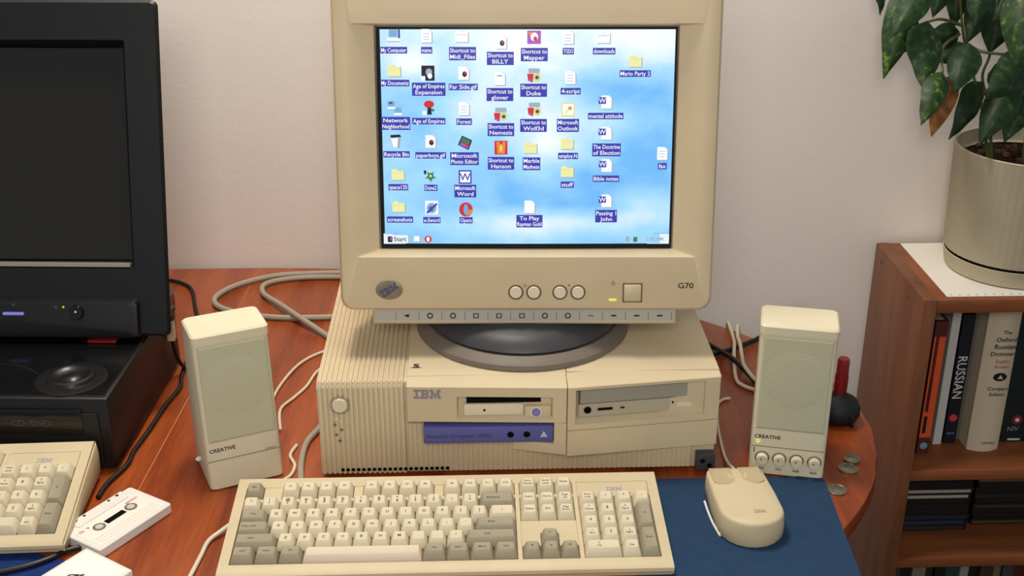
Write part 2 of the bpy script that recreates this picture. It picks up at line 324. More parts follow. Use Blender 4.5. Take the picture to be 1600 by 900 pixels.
def S(u, v, d=0.0):                         # u, v in 0..1 across the tube, v from the top
    x = (u-.5)*SW; z = OC+(.5-v)*SH; return (x, .0128+.10*(x*x)+.05*(z-OC)**2-d, z)
def surf(name, u0, u1, v0, v1, d, m, parent, n=14, bow=0):
    g = G(); vs = []; fs = []
    for j in range(n+1):
        for i in range(n+1): 
            a, b = i/n, j/n; vs.append(S(u0+(u1-u0)*a, v0+(v1-v0)*b, d))
    for j in range(n):
        for i in range(n): fs.append([j*(n+1)+i, j*(n+1)+i+1, (j+1)*(n+1)+i+1, (j+1)*(n+1)+i])
    g.add(vs, fs, 0, MT); me = g.mesh(name, m); uv = me.uv_layers.new(name='UVMap')
    for lp in me.loops:
        k = lp.vertex_index; uv.data[lp.index].uv = ((k % (n+1))/n, 1-(k//(n+1))/n)
    return link(name, me, parent)
tube_m = mat('tube_glass', (10, 11, 14), .12, .5)
scr = surf('screen', 0, 1, 0, 1, 0, tube_m, mon)
def sky_picture():
    m = bpy.data.materials.new('desktop_sky'); m.use_nodes = True; nt = m.node_tree; L = nt.links.new; b = nt.nodes['Principled BSDF']
    tc = nt.nodes.new('ShaderNodeUVMap'); mp = nt.nodes.new('ShaderNodeMapping'); mp.inputs['Scale'].default_value = (3.2, 3.4, 1); L(tc.outputs[0], mp.inputs[0])
    n = nt.nodes.new('ShaderNodeTexNoise'); n.inputs['Scale'].default_value = 1.0; n.inputs['Detail'].default_value = 4; n.inputs['Roughness'].default_value = .55; L(mp.outputs[0], n.inputs['Vector'])
    acc = n.outputs['Fac']
    def blob(cx, cy, sx, sy, amt, acc):
        a = nt.nodes.new('ShaderNodeMapping'); a.inputs['Location'].default_value = (-cx/sx, -cy/sy, 0); a.inputs['Scale'].default_value = (1/sx, 1/sy, 1); L(tc.outputs[0], a.inputs[0])
        g = nt.nodes.new('ShaderNodeTexGradient'); g.gradient_type = 'SPHERICAL'; L(a.outputs[0], g.inputs[0])
        k = nt.nodes.new('ShaderNodeMath'); k.operation = 'MULTIPLY_ADD'; k.inputs[1].default_value = amt; L(g.outputs['Fac'], k.inputs[0]); L(acc, k.inputs[2]); return k.outputs[0]
    for q in ((.85, 1.0, .5, .26, .75), (.2, 1.0, .4, .22, .35), (.56, .52, .16, .36, .45), (.45, .86, .25, .2, .3), (.1, .84, .18, .12, .35), (.7, .68, .2, .14, .2), (.9, .19, .14, .12, .3), (.82, .58, .2, .1, .2), (.55, .10, .6, .09, .4), (.33, .62, .2, .3, .3),
              (.85, .72, .25, .16, -.3), (.72, .3, .35, .2, -.3), (.35, .22, .3, .14, -.2), (.1, .55, .15, .3, -.05), (.97, .45, .16, .3, -.25)): acc = blob(*q, acc)
    r = nt.nodes.new('ShaderNodeValToRGB'); e = r.color_ramp.elements; e[0].position = .24; e[0].color = lin((112, 188, 250)); e[1].position = 1.0; e[1].color = lin((246, 254, 255))
    k = e.new(.58); k.color = lin((166, 222, 254)); L(acc, r.inputs[0]); b.inputs['Base Color'].default_value = (.01, .01, .01, 1); b.inputs['Roughness'].default_value = .3
    L(r.outputs[0], b.inputs['Emission Color']); b.inputs['Emission Strength'].default_value = 1.0; return m
PU0, PU1, PV0, PV1 = .014, .992, .012, .977
surf('desktop_picture', PU0, PU1, PV0, PV1, .0004, sky_picture(), scr)
EW, EN, EY, EG, EK, ER, EGR, EC, EP, EO, EYY = [emit(n, c) for n, c in (('px_white', (250, 252, 255)), ('px_navy', (66, 66, 176)), ('px_folder', (240, 240, 172)), ('px_grey', (168, 176, 190)), ('px_black', (34, 36, 48)), ('px_red', (214, 52, 60)),
    ('px_green', (60, 130, 90)), ('px_teal', (110, 178, 224)), ('px_violet', (170, 90, 190)), ('px_orange', (240, 140, 60)), ('px_yellow', (228, 222, 96)))]
EM = [EW, EN, EY, EG, EK, ER, EGR, EC, EP, EO, EYY]
class Px(G):                                # flat pictures laid on the tube, in 640 x 480 pixels
    def poly(s, pts, mi, d=.0010): s.add([S(a/640, b/480, d) for a, b in pts], [list(range(len(pts)))], mi, MT); return s
    def rect(s, x0, y0, x1, y1, mi, d=.0010): return s.poly([(x0, y0), (x1, y0), (x1, y1), (x0, y1)], mi, d)
    def oval(s, cx, cy, rx, ry, mi, d=.0010, n=18): return s.poly([(cx+rx*math.cos(2*PI*k/n), cy+ry*math.sin(2*PI*k/n)) for k in range(n)], mi, d)
    def word(s, t, cx, cy, size, mi, d=.0013, fit=None):
        vs, fs = glyphs(t, .012); xs = [v[0] for v in vs]; w = (max(xs)-min(xs))*size; k = min(1.15, fit/w) if fit else 1; o = (min(xs)+max(xs))/2
        s.add([S((cx+(v[0]-o)*size*k)/640, (cy-(v[1]-.33)*size)/480, d) for v in vs], fs, mi, MT); return s
def icon(kind, x, y):
    p = Px()
    if kind in ('folder', 'folderw'):
        c = 2 if kind == 'folder' else 0
        p.poly([(x-14, y-9), (x-11, y-13), (x-2, y-13), (x+1, y-9), (x+14, y-9), (x+14, y+13), (x-14, y+13)], 3, .0007); p.poly([(x-15, y-9), (x-12, y-13), (x-3, y-13), (x, y-9), (x+12, y-9), (x+12, y+11), (x-15, y+11)], c); p.rect(x-13, y-5, x+10, y-4, 10 if c == 2 else 3, .0012)
    elif kind in ('page', 'paged', 'word', 'faint', 'plain'):
        p.poly([(x-10, y-15), (x+6, y-15), (x+13, y-8), (x+13, y+15), (x-10, y+15)], 3, .0007); p.poly([(x-11, y-15), (x+5, y-15), (x+11, y-9), (x+11, y+13), (x-11, y+13)], 0)
        if kind == 'paged': p.oval(x+2, y+1, 5, 6, 4, .0012); p.oval(x+3, y-1, 2, 3, 5, .0014)
        if kind == 'word': p.rect(x-17, y-11, x-1, y+3, 1, .0012); p.word('W', x-9, y-4, 14, 0, .0014)
        if kind in ('page',): 
            for k in range(3): p.rect(x-7, y-6+k*6, x+6, y-5+k*6, 3, .0012)
        if kind == 'faint': p.rect(x-6, y-8, x+5, y-5, 3, .0012)
    elif kind == 'pc': p.rect(x-10, y-14, x+9, y+2, 3, .0007); p.rect(x-8, y-12, x+6, y, 7, .0010); p.rect(x-14, y+4, x+14, y+12, 0, .0010); p.rect(x-14, y+10, x+14, y+12, 3, .0012); p.rect(x+10, y-14, x+14, y+4, 1, .0010)
    elif kind == 'net':
        for dx, dy in ((-8, -8), (6, 5)): p.rect(x+dx-8, y+dy-7, x+dx+8, y+dy+5, 3, .0008); p.rect(x+dx-6, y+dy-5, x+dx+6, y+dy+3, 7, .0010); p.rect(x+dx-9, y+dy+6, x+dx+9, y+dy+10, 0, .0010)
        p.rect(x-13, y-13, x-5, y-9, 1, .0012)
    elif kind == 'bin': p.poly([(x-13, y-10), (x+12, y-12), (x+8, y+15), (x-7, y+15)], 3, .0007); p.poly([(x-11, y-6), (x+5, y-7), (x+3, y+14), (x-6, y+14)], 0); p.poly([(x-12, y-13), (x+9, y-14), (x+12, y-9), (x-10, y-7)], 4, .0012)
    elif kind == 'dark': p.rect(x-14, y-16, x+14, y+16, 4); p.oval(x+2, y-2, 7, 8, 3, .0012); p.oval(x+4, y+6, 5, 6, 0, .0014); p.rect(x-14, y+6, x-6, y+16, 0, .0014)
    elif kind == 'red': p.oval(x, y-8, 11, 8, 5); p.poly([(x-3, y-2), (x+4, y-2), (x+6, y+14), (x-4, y+14)], 4); p.poly([(x+4, y), (x+12, y+3), (x+10, y+8), (x+4, y+6)], 6); p.rect(x-14, y+6, x-6, y+15, 0, .0012)
    elif kind == 'purple': p.rect(x-15, y-15, x+14, y+13, 8); p.oval(x, y-2, 8, 9, 0, .0012); p.oval(x+2, y+2, 4, 5, 5, .0014); p.rect(x-12, y-12, x-5, y-6, 9, .0012)
    elif kind == 'heroes':
        p.rect(x-12, y-16, x+12, y-6, 3, .0008); p.poly([(x-15, y-5), (x-1, y-5), (x-3, y+14), (x-13, y+10)], 5); p.oval(x+6, y+3, 8, 9, 10); p.oval(x+6, y+3, 4, 4, 1, .0012); p.oval(x-8, y+9, 3, 3, 8, .0012)
    elif kind == 'outlook': p.rect(x-14, y-14, x+14, y+15, 10); p.rect(x-12, y-12, x+12, y+12, 0, .0012); p.poly([(x-9, y+8), (x+4, y-8), (x+9, y-4), (x-4, y+9)], 2, .0014); p.oval(x+4, y-3, 4, 4, 9, .0016)
    elif kind == 'photo': p.poly([(x-6, y-16), (x+16, y-6), (x+8, y+15), (x-15, y+4)], 4); p.poly([(x-5, y-13), (x+13, y-5), (x+9, y+3), (x-9, y-3)], 6, .0012); p.poly([(x-9, y-2), (x+9, y+4), (x+7, y+12), (x-12, y+4)], 8, .0012); p.oval(x+5, y+3, 4, 4, 5, .0014)
    elif kind == 'orange': p.rect(x-14, y-16, x+14, y+14, 5); p.poly([(x-10, y-14), (x-4, y-14), (x, y-4), (x+4, y-14), (x+10, y-14), (x+8, y+12), (x-8, y+12)], 9, .0012); p.oval(x, y, 3, 8, 10, .0014)
    elif kind == 'green':
        for a in range(5): t = a*2*PI/5+.3; p.poly([(x+4*math.cos(t+1), y+4*math.sin(t+1)), (x+14*math.cos(t), y+14*math.sin(t)), (x+4*math.cos(t-1), y+4*math.sin(t-1))], 6)
        p.oval(x, y, 7, 8, 6, .0012); p.oval(x, y-1, 3, 3, 10, .0014); p.poly([(x-15, y-14), (x-9, y-12), (x-10, y-4), (x-14, y-5)], 4)
    elif kind == 'wordapp': p.rect(x-14, y-15, x+14, y+15, 1); p.rect(x-11, y-12, x+11, y+12, 0, .0012); p.word('W', x, y, 22, 1, .0014)
    elif kind == 'globe': p.rect(x-14, y-16, x+14, y+14, 0, .0007); p.oval(x, y, 11, 12, 3, .0010); p.oval(x-1, y, 8, 9, 7, .0012); p.word('e', x-1, y-1, 22, 1, .0014); p.poly([(x-12, y+9), (x+11, y-12), (x+13, y-8), (x-9, y+13)], 1, .0013)
    elif kind == 'ring': p.oval(x, y, 15, 16, 5); p.oval(x, y, 5, 12, 7, .0012); p.poly([(x+1, y+15), (x+12, y+9), (x+15, y), (x+7, y)], 9, .0011)
    return p
ICONS = [('pc', 38, 20, 38, 49, 'My Computer'), ('page', 108, 20, 108, 49, 'mame'), ('folderw', 184, 21, 184, 56, 'Shortcut to|Midi_Files'), ('paged', 266, 33, 264, 66, 'Shortcut to|BILLY'),
    ('purple', 336, 23, 336, 58, 'Shortcut to|Mapper'), ('page', 408, 23, 408, 51, 'TODO'), ('folderw', 484, 23, 484, 51, 'downloads'), ('folder', 552, 73, 551, 98, 'Mario Party 2'), ('folder', 39, 93, 39, 118, 'My Documents'),
    ('dark', 110, 97, 111, 131, 'Age of Empires|Expansion'), ('paged', 186, 98, 185, 126, 'Far Side.gif'), ('faint', 263, 109, 263, 142, 'Shortcut to|glover'), ('heroes', 336, 103, 335, 133, 'Shortcut to|Duke'),
    ('page', 413, 107, 414, 135, '4-script'), ('net', 38, 171, 39, 204, 'Network|Neighborhood'), ('red', 111, 171, 110, 199, 'Age of Empires'), ('page', 186, 173, 186, 200, 'Forest'), ('heroes', 265, 186, 265, 217, 'Shortcut to|Nemesis'),
    ('heroes', 337, 175, 335, 208, 'Shortcut to|Wolf3d'), ('outlook', 409, 174, 409, 208, 'Microsoft|Outlook'), ('word', 491, 159, 490, 188, 'mental attitude'), ('bin', 38, 242, 39, 271, 'Recycle Bin'), ('paged', 113, 244, 113, 273, 'paperboys.gif'),
    ('photo', 187, 246, 186, 280, 'Microsoft|Photo Editor'), ('orange', 265, 257, 265, 290, 'Shortcut to|Hanson'), ('folder', 330, 257, 331, 291, 'Marble|Madness'), ('folder', 409, 248, 410, 274, 'employ.N'),
    ('word', 492, 226, 493, 261, 'The Doctrine|of Election'), ('page', 614, 270, 615, 297, 'fax'), ('folder', 42, 316, 41, 343, 'space135'), ('green', 112, 319, 112, 344, 'Dune2'), ('wordapp', 187, 320, 187, 351, 'Microsoft|Word'),
    ('folder', 410, 309, 409, 337, 'stuff'), ('word', 494, 296, 493, 324, 'Bible notes'), ('folder', 42, 387, 43, 415, 'screenshots'), ('globe', 113, 389, 113, 416, 'e-Sword'), ('ring', 188, 392, 188, 416, 'Opera'),
    ('plain', 327, 387, 327, 418, 'To Play|Rayman Gold'), ('word', 495, 374, 495, 407, 'Passing 1|John')]
for kind, x, y, lx, ly, t in ICONS:
    icon(kind, x, y).obj('desktop_icon', EM, scr)
    lines = t.split('|'); wd = max(len(q) for q in lines)*4.75+5; p = Px(); hh = 7*len(lines)
    p.rect(lx-wd/2, ly-hh, lx+wd/2, ly+hh, 1)
    for i, q in enumerate(lines): p.word(q, lx, ly+(i-(len(lines)-1)/2)*13, 12.5, 0, fit=wd-4)
    p.obj('icon_label', EM, scr)
p = Px(); p.rect(6, 446, 635, 470, 0, .0007); p.rect(6, 446, 635, 447.5, 7, .0009); p.rect(12, 450, 60, 468, 0, .0009); p.rect(60, 450, 61.5, 468, 3, .001); p.rect(92, 450, 93, 468, 3, .001); p.obj('task_bar', [emit('px_bar', (236, 246, 248))]+EM[1:], scr)
p = Px(); p.rect(15, 453, 25, 466, 4); p.rect(20, 455, 26, 462, 8, .0012); p.word('Start', 42, 459, 14, 4); p.obj('start_button', EM, scr)
p = Px(); p.rect(74, 453, 88, 466, 3); p.rect(73, 452, 85, 464, 0, .0012); p.obj('task_icon', EM, scr)
p = Px(); p.oval(104, 459, 8, 8, 5); p.oval(104, 459, 3.5, 5.5, 0, .0012); p.obj('task_icon', EM, scr)
p = Px(); p.rect(540, 453, 547, 465, 3); p.rect(556, 454, 565, 465, 6); p.word('3:48 PM', 603, 459, 12, 3); p.obj('tray_clock', EM, scr)
# buttons, badge, lamp
for bx_ in (-.0115, .0085, .0375, .0575):
    g = G(); g.disc((bx_, .0006, .0185), .0068, .003, 22, M=MT); b_ = g.obj('control_button', beige_lt, mon)
    g = G(); g.ring((bx_, -.0006, .0185), .0069, .0085, M=MT); g.obj('button_gap', mat('gap_brown', (92, 78, 56), .7), b_)
g = G(); g.bx(.1085, .1275, -.003, .002, .0085, .0275, .0012, M=MT); pb = g.obj('power_button', mat('button_beige', (200, 184, 148), .4), mon)
g = G(); q = lambda s_: [(.118-s_, -.0006, .018-s_), (.118+s_, -.0006, .018-s_), (.118+s_, -.0006, .018+s_), (.118-s_, -.0006, .018+s_)]
g.loft([q(.0094), q(.0109)], False, False, M=MT); g.obj('button_gap', MATS['gap_brown'], pb)
G().bx(.092, .1005, -.001, .002, .0085, .0112, .0008, M=MT).obj('power_lamp', emit('green_lamp', (226, 236, 70), 1.0), mon)
g = G(); g.ring((.0965, -.0004, .0285), .0016, .0022, 14, M=MT); g.bx(.0962, .0968, -.0005, -.0004, .0285, .0315, M=MT); g.obj('printed_symbol', mat('brown_ink', (120, 100, 76), .7), mon)
G().ring((-.0015, -.0004, .0262), .0012, .0018, 12, M=MT).obj('printed_symbol', MATS['brown_ink'], mon); G().disc((.0475, -.0003, .0265), .0011, .0002, 10, M=MT).obj('printed_symbol', MATS['brown_ink'], mon)
g = G(); g.loft([[(-.152+r_*.0150*math.cos(2*PI*k/28), y_, .0215+r_*.0112*math.sin(2*PI*k/28)) for k in range(28)] for r_, y_ in ((1, .001), (1, -.0008), (.93, -.0014))], M=MT); bd = g.obj('badge', mat('badge_silver', (140, 128, 108), .35, .5, metal=.3), mon)
g = bar_letters(G(), (-.152, -.0018, .0215), .021, .0085, M=MT, spin=R(-33)); g.obj('badge_mark', mat('badge_ink', (62, 60, 110), .5), bd)
G().text('G70', .0088, (.177, -.0004, .0262), M=MT, sx=1.15, bold=.01).obj('model_mark', ink, mon)
# control strip below the bezel
g = G(); g.prism([(.010, .0005), (.010, -.0195), (.0125, -.0215), (.045, -.0215), (.045, .0005)], -.171, .168, 'X', M=MT); st = g.obj('control_strip', mat('strip_beige', (190, 178, 152), .5), mon)
g = G(); g.bx(-.170, .167, .0090, .0102, -.0160, -.0035, M=MT); g.obj('strip_print', stripgrey, st)
for i in range(13): G().bx(-.1462+i*.0258-.0003, -.1462+i*.0258+.0003, .0086, .0091, -.0160, -.0060, M=MT).obj('strip_divider', mat('divider_grey', (116, 112, 106), .6), st)
for i in range(12):
    xx = -.1336+i*.0258; g = G()
    if i in (1, 2, 6, 7): g.ring((xx, .0085, -.0110), .0022, .0034, 16, M=MT)
    elif i in (3, 4, 5): g.bx(xx-.003, xx-.002, .0084, .0086, -.0138, -.0083, M=MT); g.bx(xx+.002, xx+.003, .0084, .0086, -.0138, -.0083, M=MT); g.bx(xx-.003, xx+.003, .0084, .0086, -.0091, -.0083, M=MT); g.bx(xx-.003, xx+.003, .0084, .0086, -.0138, -.0130, M=MT)
    elif i == 0: g.add([(xx-.004, .0085, -.0110), (xx+.002, .0085, -.0130), (xx+.002, .0085, -.0090)], [[0, 1, 2]], M=MT)
    else: g.bx(xx-.003, xx+.003, .0084, .0086, -.0118, -.0102, M=MT)
    g.obj('strip_symbol', ink if i != 8 else mat('reddish_ink', (150, 90, 80), .6), st)
# tilt and swivel foot
fx, fy = -.003, .0835
bs_ = G().lathe([(.1245, 0), (.126, .002), (.125, .007), (.120, .0105), (.113, .0135), (.110, .0125), (.09, .012)], 64, (fx, fy, 0)).obj('swivel_base', greyp, mon)
G().lathe([(.108, .012), (.111, .016), (.106, .024), (.094, .031), (.07, .038), (.07, .085)], 64, (fx, fy, 0)).obj('tilt_foot', greyd, mon)

# ================================================================== keyboards
U = .019; KT = R(8.2); KW = .4515
KEYM = {}
space_m = mat('space_bar', (206, 192, 168), .5, .3)
def key_mesh(wu, hu, mt, kind):
    k = (wu, hu, mt.name, kind)
    if k not in KEYM:
        w, h = wu*U-.0008, hu*U-.0008; H_ = .0098 if kind != 'low' else .0080; g = G()
        r4 = lambda a, b, dy, z, r: [(p, q+dy, z) for p, q in rrect(a, b, r, 3)]
        tw, th = w-.0062, h-.0055
        g.loft([r4(w, h, 0, 0, .0012), r4(w-.0004, h-.0004, 0, .0018, .0012), r4(tw+.0006, th+.0006, .0010, H_-.0006, .0016), r4(tw-.0006, th-.0006, .0010, H_, .0016), r4(tw-.0030, th-.0030, .0010, H_-.0004, .0012)])
        KEYM[k] = g.mesh('key', mt, 40)
    return KEYM[k]
LEGM = {}
def legend_mesh(t):
    if t not in LEGM:
        g = G(); lines = t.split('|'); one = max(len(q) for q in lines); sz = .0052 if one == 1 else .0036
        for i, q in enumerate(lines): g.text(q, sz, (0, 0, ((len(lines)-1)/2-i)*.0042), sx=.95, bold=.01)
        me = g.mesh('legend', legend_m); me.transform(Matrix.Rotation(R(-90), 4, 'X')); LEGM[t] = me
    return LEGM[t]
def keyboard(label, loc, rz, cable=None, KT=R(5.6)):
    t = thing('keyboard', label, 'keyboard', loc, rz, 'pale full size keyboards')
    D = .151; KM = Matrix.Translation((0, 0, .0105)) @ Matrix.Rotation(KT, 4, 'X')     # top frame: y up the slope from the front edge
    n = 6; prof = [(.0, -.004), (-.0025, .0), (-.0015, .0035), (.002, .0055), (D-.004, .0055), (D, .002), (D+.001, -.012)]
    g = G(); rg = []
    for x, s in ((-KW/2, .0025), (-KW/2+.001, .0008), (-KW/2+.0035, 0), (KW/2-.0035, 0), (KW/2-.001, .0008), (KW/2, .0025)):
        top = [KM @ Vector((x, a+(s if i < 3 else -s if i > 4 else 0), b-s)) for i, (a, b) in enumerate(prof)]
        rg.append([tuple(v) for v in top]+[(x, top[-1].y-.004, .004+s), (x, .012, .001+s), (x, .001, .003+s)])
    # lower tray
    tray = G(); tray.loft([[(a, b, c-(.0045 if 0 else 0)) for a, b, c in r_] for r_ in rg]); 
    # top deck lies 4.5 mm below the frame
    lowrg = []
    for x, s in ((-KW/2, .0025), (-KW/2+.001, .0008), (-KW/2+.0035, 0), (KW/2-.0035, 0), (KW/2-.001, .0008), (KW/2, .0025)):
        top = [KM @ Vector((x, a+(s if i < 3 else -s if i > 4 else 0), min(b-s, .0008))) for i, (a, b) in enumerate(prof)]
        lowrg.append([tuple(v) for v in top]+[(x, top[-1].y-.004, .004+s), (x, .012, .001+s), (x, .001, .003+s)])
    body = G().loft(lowrg); body.obj('bottom_case', beige_kb, t, angle=50)
    xl = -11.25*U; ytop = D-.0200                 # left and top of the key field
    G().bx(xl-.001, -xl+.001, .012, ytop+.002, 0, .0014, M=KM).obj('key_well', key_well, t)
    fr = G(); zt = .0055; e = .0012
    X = lambda u: xl+u*U; Yk = lambda r: ytop-r*U
    def fb(u0, u1, r0, r1, ex=(0, 0, 0, 0)): fr.bx(X(u0)+ex[0], X(u1)+ex[1], Yk(r1)+ex[2], Yk(r0)+ex[3], .0004, zt, M=KM)
    L0, R0 = -KW/2+.0012, KW/2-.0012
    # outer frame with rounded long edges
    fr.loft([[tuple(KM @ Vector((L0 if k == 0 else R0, a, b))) for a, b in ((-.0035, .0), (-.0025, .0035), (.001, zt), (Yk(6.25)-.0004, zt), (Yk(6.25)-.0004, .0004), (-.001, -.002))] for k in (0, 1)])
    fr.loft([[tuple(KM @ Vector((L0 if k == 0 else R0, a, b))) for a, b in ((Yk(0)+.0006, .0004), (Yk(0)+.0006, zt), (D-.004, zt), (D, .002), (D, -.002))] for k in (0, 1)])
    yb0, yb1 = Yk(6.25)-.0004, Yk(0)+.0006
    fr.bx(L0, xl-.0005, yb0, yb1, .0004, zt, M=KM); fr.bx(-xl+.0005, R0, yb0, yb1, .0004, zt, M=KM)
    fr.bx(X(15)+.0002, X(15.25)-.0002, yb0, yb1, .0004, zt, M=KM); fr.bx(X(18.25)+.0002, X(18.5)-.0002, yb0, yb1, .0004, zt, M=KM)
    for (u0, u1, r0, r1) in ((1, 2, 0, 1), (6, 6.5, 0, 1), (10.5, 11, 0, 1), (0, 15, 1, 1.25), (15.25, 18.25, 1, 1.25), (15.25, 18.25, 3.25, 4.25), (15.25, 16.25, 4.25, 5.25), (17.25, 18.25, 4.25, 5.25), (18.5, 22.5, 0, 1.25)):
        fr.bx(X(u0)-(0 if u0 not in (1, 6, 10.5) else -.0003), X(u1), Yk(r1)-.0001 if r1 < 5 else Yk(r1), Yk(r0), .0004, zt, M=KM)
    tf = fr.obj('top_case', beige_kb, t, angle=30)
    lg = G(); ML = KM @ Matrix.Translation((X(20.6), Yk(.62), zt+.0003)) @ Matrix.Rotation(R(-90), 4, 'X'); bar_letters(lg, (0, 0, 0), .017, .0062, M=ML); lg.obj('maker_mark', mat('faint_blue_ink', (172, 168, 184), .6), tf)
    lg = G()
    for k in range(3): lg.bx(X(19.3+k*1.05), X(19.3+k*1.05)+.003, Yk(1.06), Yk(1.06)+.0011, zt, zt+.0004, M=KM)
    lg.obj('lock_lamp', mat('lamp_print', (150, 144, 128), .5), tf)
    keys = []
    def row(r, u, items):
        for it in items:
            if isinstance(it, (int, float)): u += it; continue
            txt, wu, dk = (it+(1, 0))[:3] if isinstance(it, tuple) and len(it) < 3 else (it if isinstance(it, tuple) else (it, 1, 0)); keys.append((u, r, wu, 1, txt, dk)); u += wu
    row(0, 0, [('Esc', 1, 1), 1, 'F1', 'F2', 'F3', 'F4', .5, 'F5', 'F6', 'F7', 'F8', .5, 'F9', 'F10', 'F11', 'F12', .25, 'Print|Screen', 'Scroll|Lock', 'Pause'])
    row(1.25, 0, ['~|`', '!|1', '@|2', '#|3', '$|4', '%|5', '^|6', '&|7', '*|8', '(|9', ')|0', '_|-', '+|=', ('Backspace', 2, 1), .25, 'Insert', 'Home', 'Page|Up', .25, 'Num|Lock', '/', '*', '-'])
    row(2.25, 0, [('Tab', 1.5, 1)]+list('QWERTYUIOP')+['[', ']', ('\\', 1.5, 0), .25, 'Delete', 'End', 'Page|Down', .25, '7|Home', '8', '9|PgUp'])
    row(3.25, 0, [('Caps Lock', 1.75, 1)]+list('ASDFGHJKL')+[';', "'", ('Enter', 2.25, 1), 3.5, '4', '5', '6'])
    row(4.25, 0, [('Shift', 2.25, 1)]+list('ZXCVBNM')+[',', '.', '/', ('Shift', 2.75, 1), 1.25, ('^', 1, 1), 1.25, '1|End', '2', '3|PgDn'])
    row(5.25, 0, [('Ctrl', 1.25, 1), ('Start', 1.25, 1), ('Alt', 1.25, 1), ('', 6.25, 0), ('Alt', 1.25, 1), ('Start', 1.25, 1), ('Menu', 1.25, 1), ('Ctrl', 1.25, 1), .25, ('<', 1, 1), ('v', 1, 1), ('>', 1, 1), .25, ('0|Ins', 2, 0), '.|Del'])
    keys.append((21.5, 2.25, 1, 2, '+', 1)); keys.append((21.5, 4.25, 1, 2, 'Enter', 1))
    for (u, r, wu, hu, txt, dk) in keys:
        zoff = {0: .0012, 1.25: .0008}.get(r, 0); sp = txt == ''
        Mk = KM @ Matrix.Translation((X(u)+wu*U/2, Yk(r)-hu*U/2, .0040+zoff)) @ Matrix.Rotation({0: R(4), 1.25: R(3), 2.25: R(1), 3.25: R(-1), 4.25: R(-3), 5.25: R(-4)}.get(r, 0), 4, 'X')
        ko = link('key', key_mesh(wu, hu, key_dk if dk else (space_m if sp else key_lt), 'low' if sp else 'n'), t, Mk)
        if txt: link('legend', legend_mesh(txt), ko, Matrix.Translation((-.0 if wu < 1.6 else -.004, .0012, .0097)))
    if cable: G().tube([tuple(Vector(q)) for q in cable], .0023).obj('cable', cable_w, t)
    for sx in (-.17, .17): G().bx(sx-.012, sx+.012, .128, .142, 0, .018, .002).obj('flip_foot', beige_kb, t)
    return t
keyboard('beige computer keyboard with pale and grey keys in front of the desktop computer', (-.0315, .982, .0005), R(0.0),
         [(-.226, .095, .009), (-.237, .086, .005), (-.247, .072, .003), (-.250, .046, .0028), (-.254, .012, .0028), (-.262, -.05, .0028)])
keyboard('second beige keyboard cut off at the left, only its number pad showing', (-.644, 1.030, .0036), R(1.6), None, R(12.5))

# ================================================================== mouse, pads
mp_ = thing('mouse_pad', 'blue cloth mouse pad under the beige mouse', 'mouse pad', (.275, 1.0, 0))
poly = [(.117, .156), (-.115, .156), (-.118, -.10), (.105, -.10), (.106, -.03)]
g = G(); g.prism([(-.118, -.09), (.100, -.09), (.1145, .15), (.108, .157), (-.11, .157), (-.118, .15)], .0002, .0028); g.obj('cloth_top', pad_m, mp_)
g = G(); g.prism([(-.117, -.089), (.099, -.089), (.1135, .15), (.107, .156), (-.11, .156), (-.117, .15)], .0, .0009); g.obj('rubber_base', rubber, mp_)
m2 = thing('mouse_pad', 'blue mouse pad at the lower left corner beneath the cassette case', 'mouse pad', (-.53, .96, 0), R(-23))
g = G(); g.prism([(-.12, -.10), (.115, -.10), (.12, -.095), (.12, .1005), (.115, .1055), (-.12, .1055)], .0002, .0028); g.obj('cloth_top', mat('mouse_pad_blue', (28, 50, 108), .9, .15, var=.12, scale=60), m2)
ms = thing('mouse', 'beige two button mouse resting on the blue pad', 'mouse', (.2860, 1.024, .0029), R(2))
def outline(w, l, r, n=10, back=.012):         # round near end, squarer far end
    pts = []
    for k in range(n+1): t = PI+PI*k/n; pts.append((w*math.cos(t), r+r*math.sin(t)*1.0))
    pts += [(w*1.0, l*.55), (w*.95, l-back), (w*.90, l-.003), (w*.8, l), (-w*.8, l), (-w*.9, l-.003), (-w*.95, l-back), (-w, l*.55)]
    return pts
ML_ = .113
def mring(w, l, r, zf, zb, dy): return [(x, y+dy, zf+(zb-zf)*min(1, max(0, (y)/ML_))) for x, y in outline(w, l, r)]
g = G(); g.loft([mring(.0325, ML_, .03, .0005, .0005, 0), mring(.0345, ML_, .031, .003, .003, -.001), mring(.0345, ML_, .031, .011, .012, -.001), mring(.0335, ML_, .0305, .0255, .0225, 0), mring(.0325, ML_-.001, .030, .0275, .0240, .0008), mring(.0305, ML_-.003, .0285, .0287, .0248, .0022), mring(.02, ML_-.014, .019, .0296, .0256, .009), mring(.008, ML_-.04, .008, .0300, .0262, .02)])
g.obj('shell', beige_kb, ms, angle=50)
for sx in (-1, 1):
    g = G(); ol = []
    for k in range(9): t = PI+PI*k/8; ol.append((.0118*math.cos(t), .0105*.8*math.sin(t)))
    ol += [(.0118, .026), (-.0118, .026)]
    zz = lambda y, d: .0298-.0058*(y+.083)/ML_-abs(y-.0)*.02+d
    g.loft([[(sx*.0160+a, .0865+b*1.0, .0268-(b)*.06+d) for a, b in [(q[0]*s_, q[1]*s_) for q in ol]] for d, s_ in ((-.004, 1), (.0006, 1), (.0012, .93), (.0009, .6))])
    g.obj('button', mat('mouse_button', (184, 166, 130), .45), ms)
g = G(); bar_letters(g, (0, 0, 0), .012, .005, M=Matrix.Translation((.006, .022, .0306)) @ Matrix.Rotation(R(-90), 4, 'X')); g.obj('maker_mark', mat('mouse_ink', (170, 154, 122), .5), ms)
G().tube([(-.0335, .022, .0014), (-.0362, .045, .0016), (-.0368, .066, .002), (-.0372, .082, .004)], .0013, 6).obj('side_pin', white_p, ms)
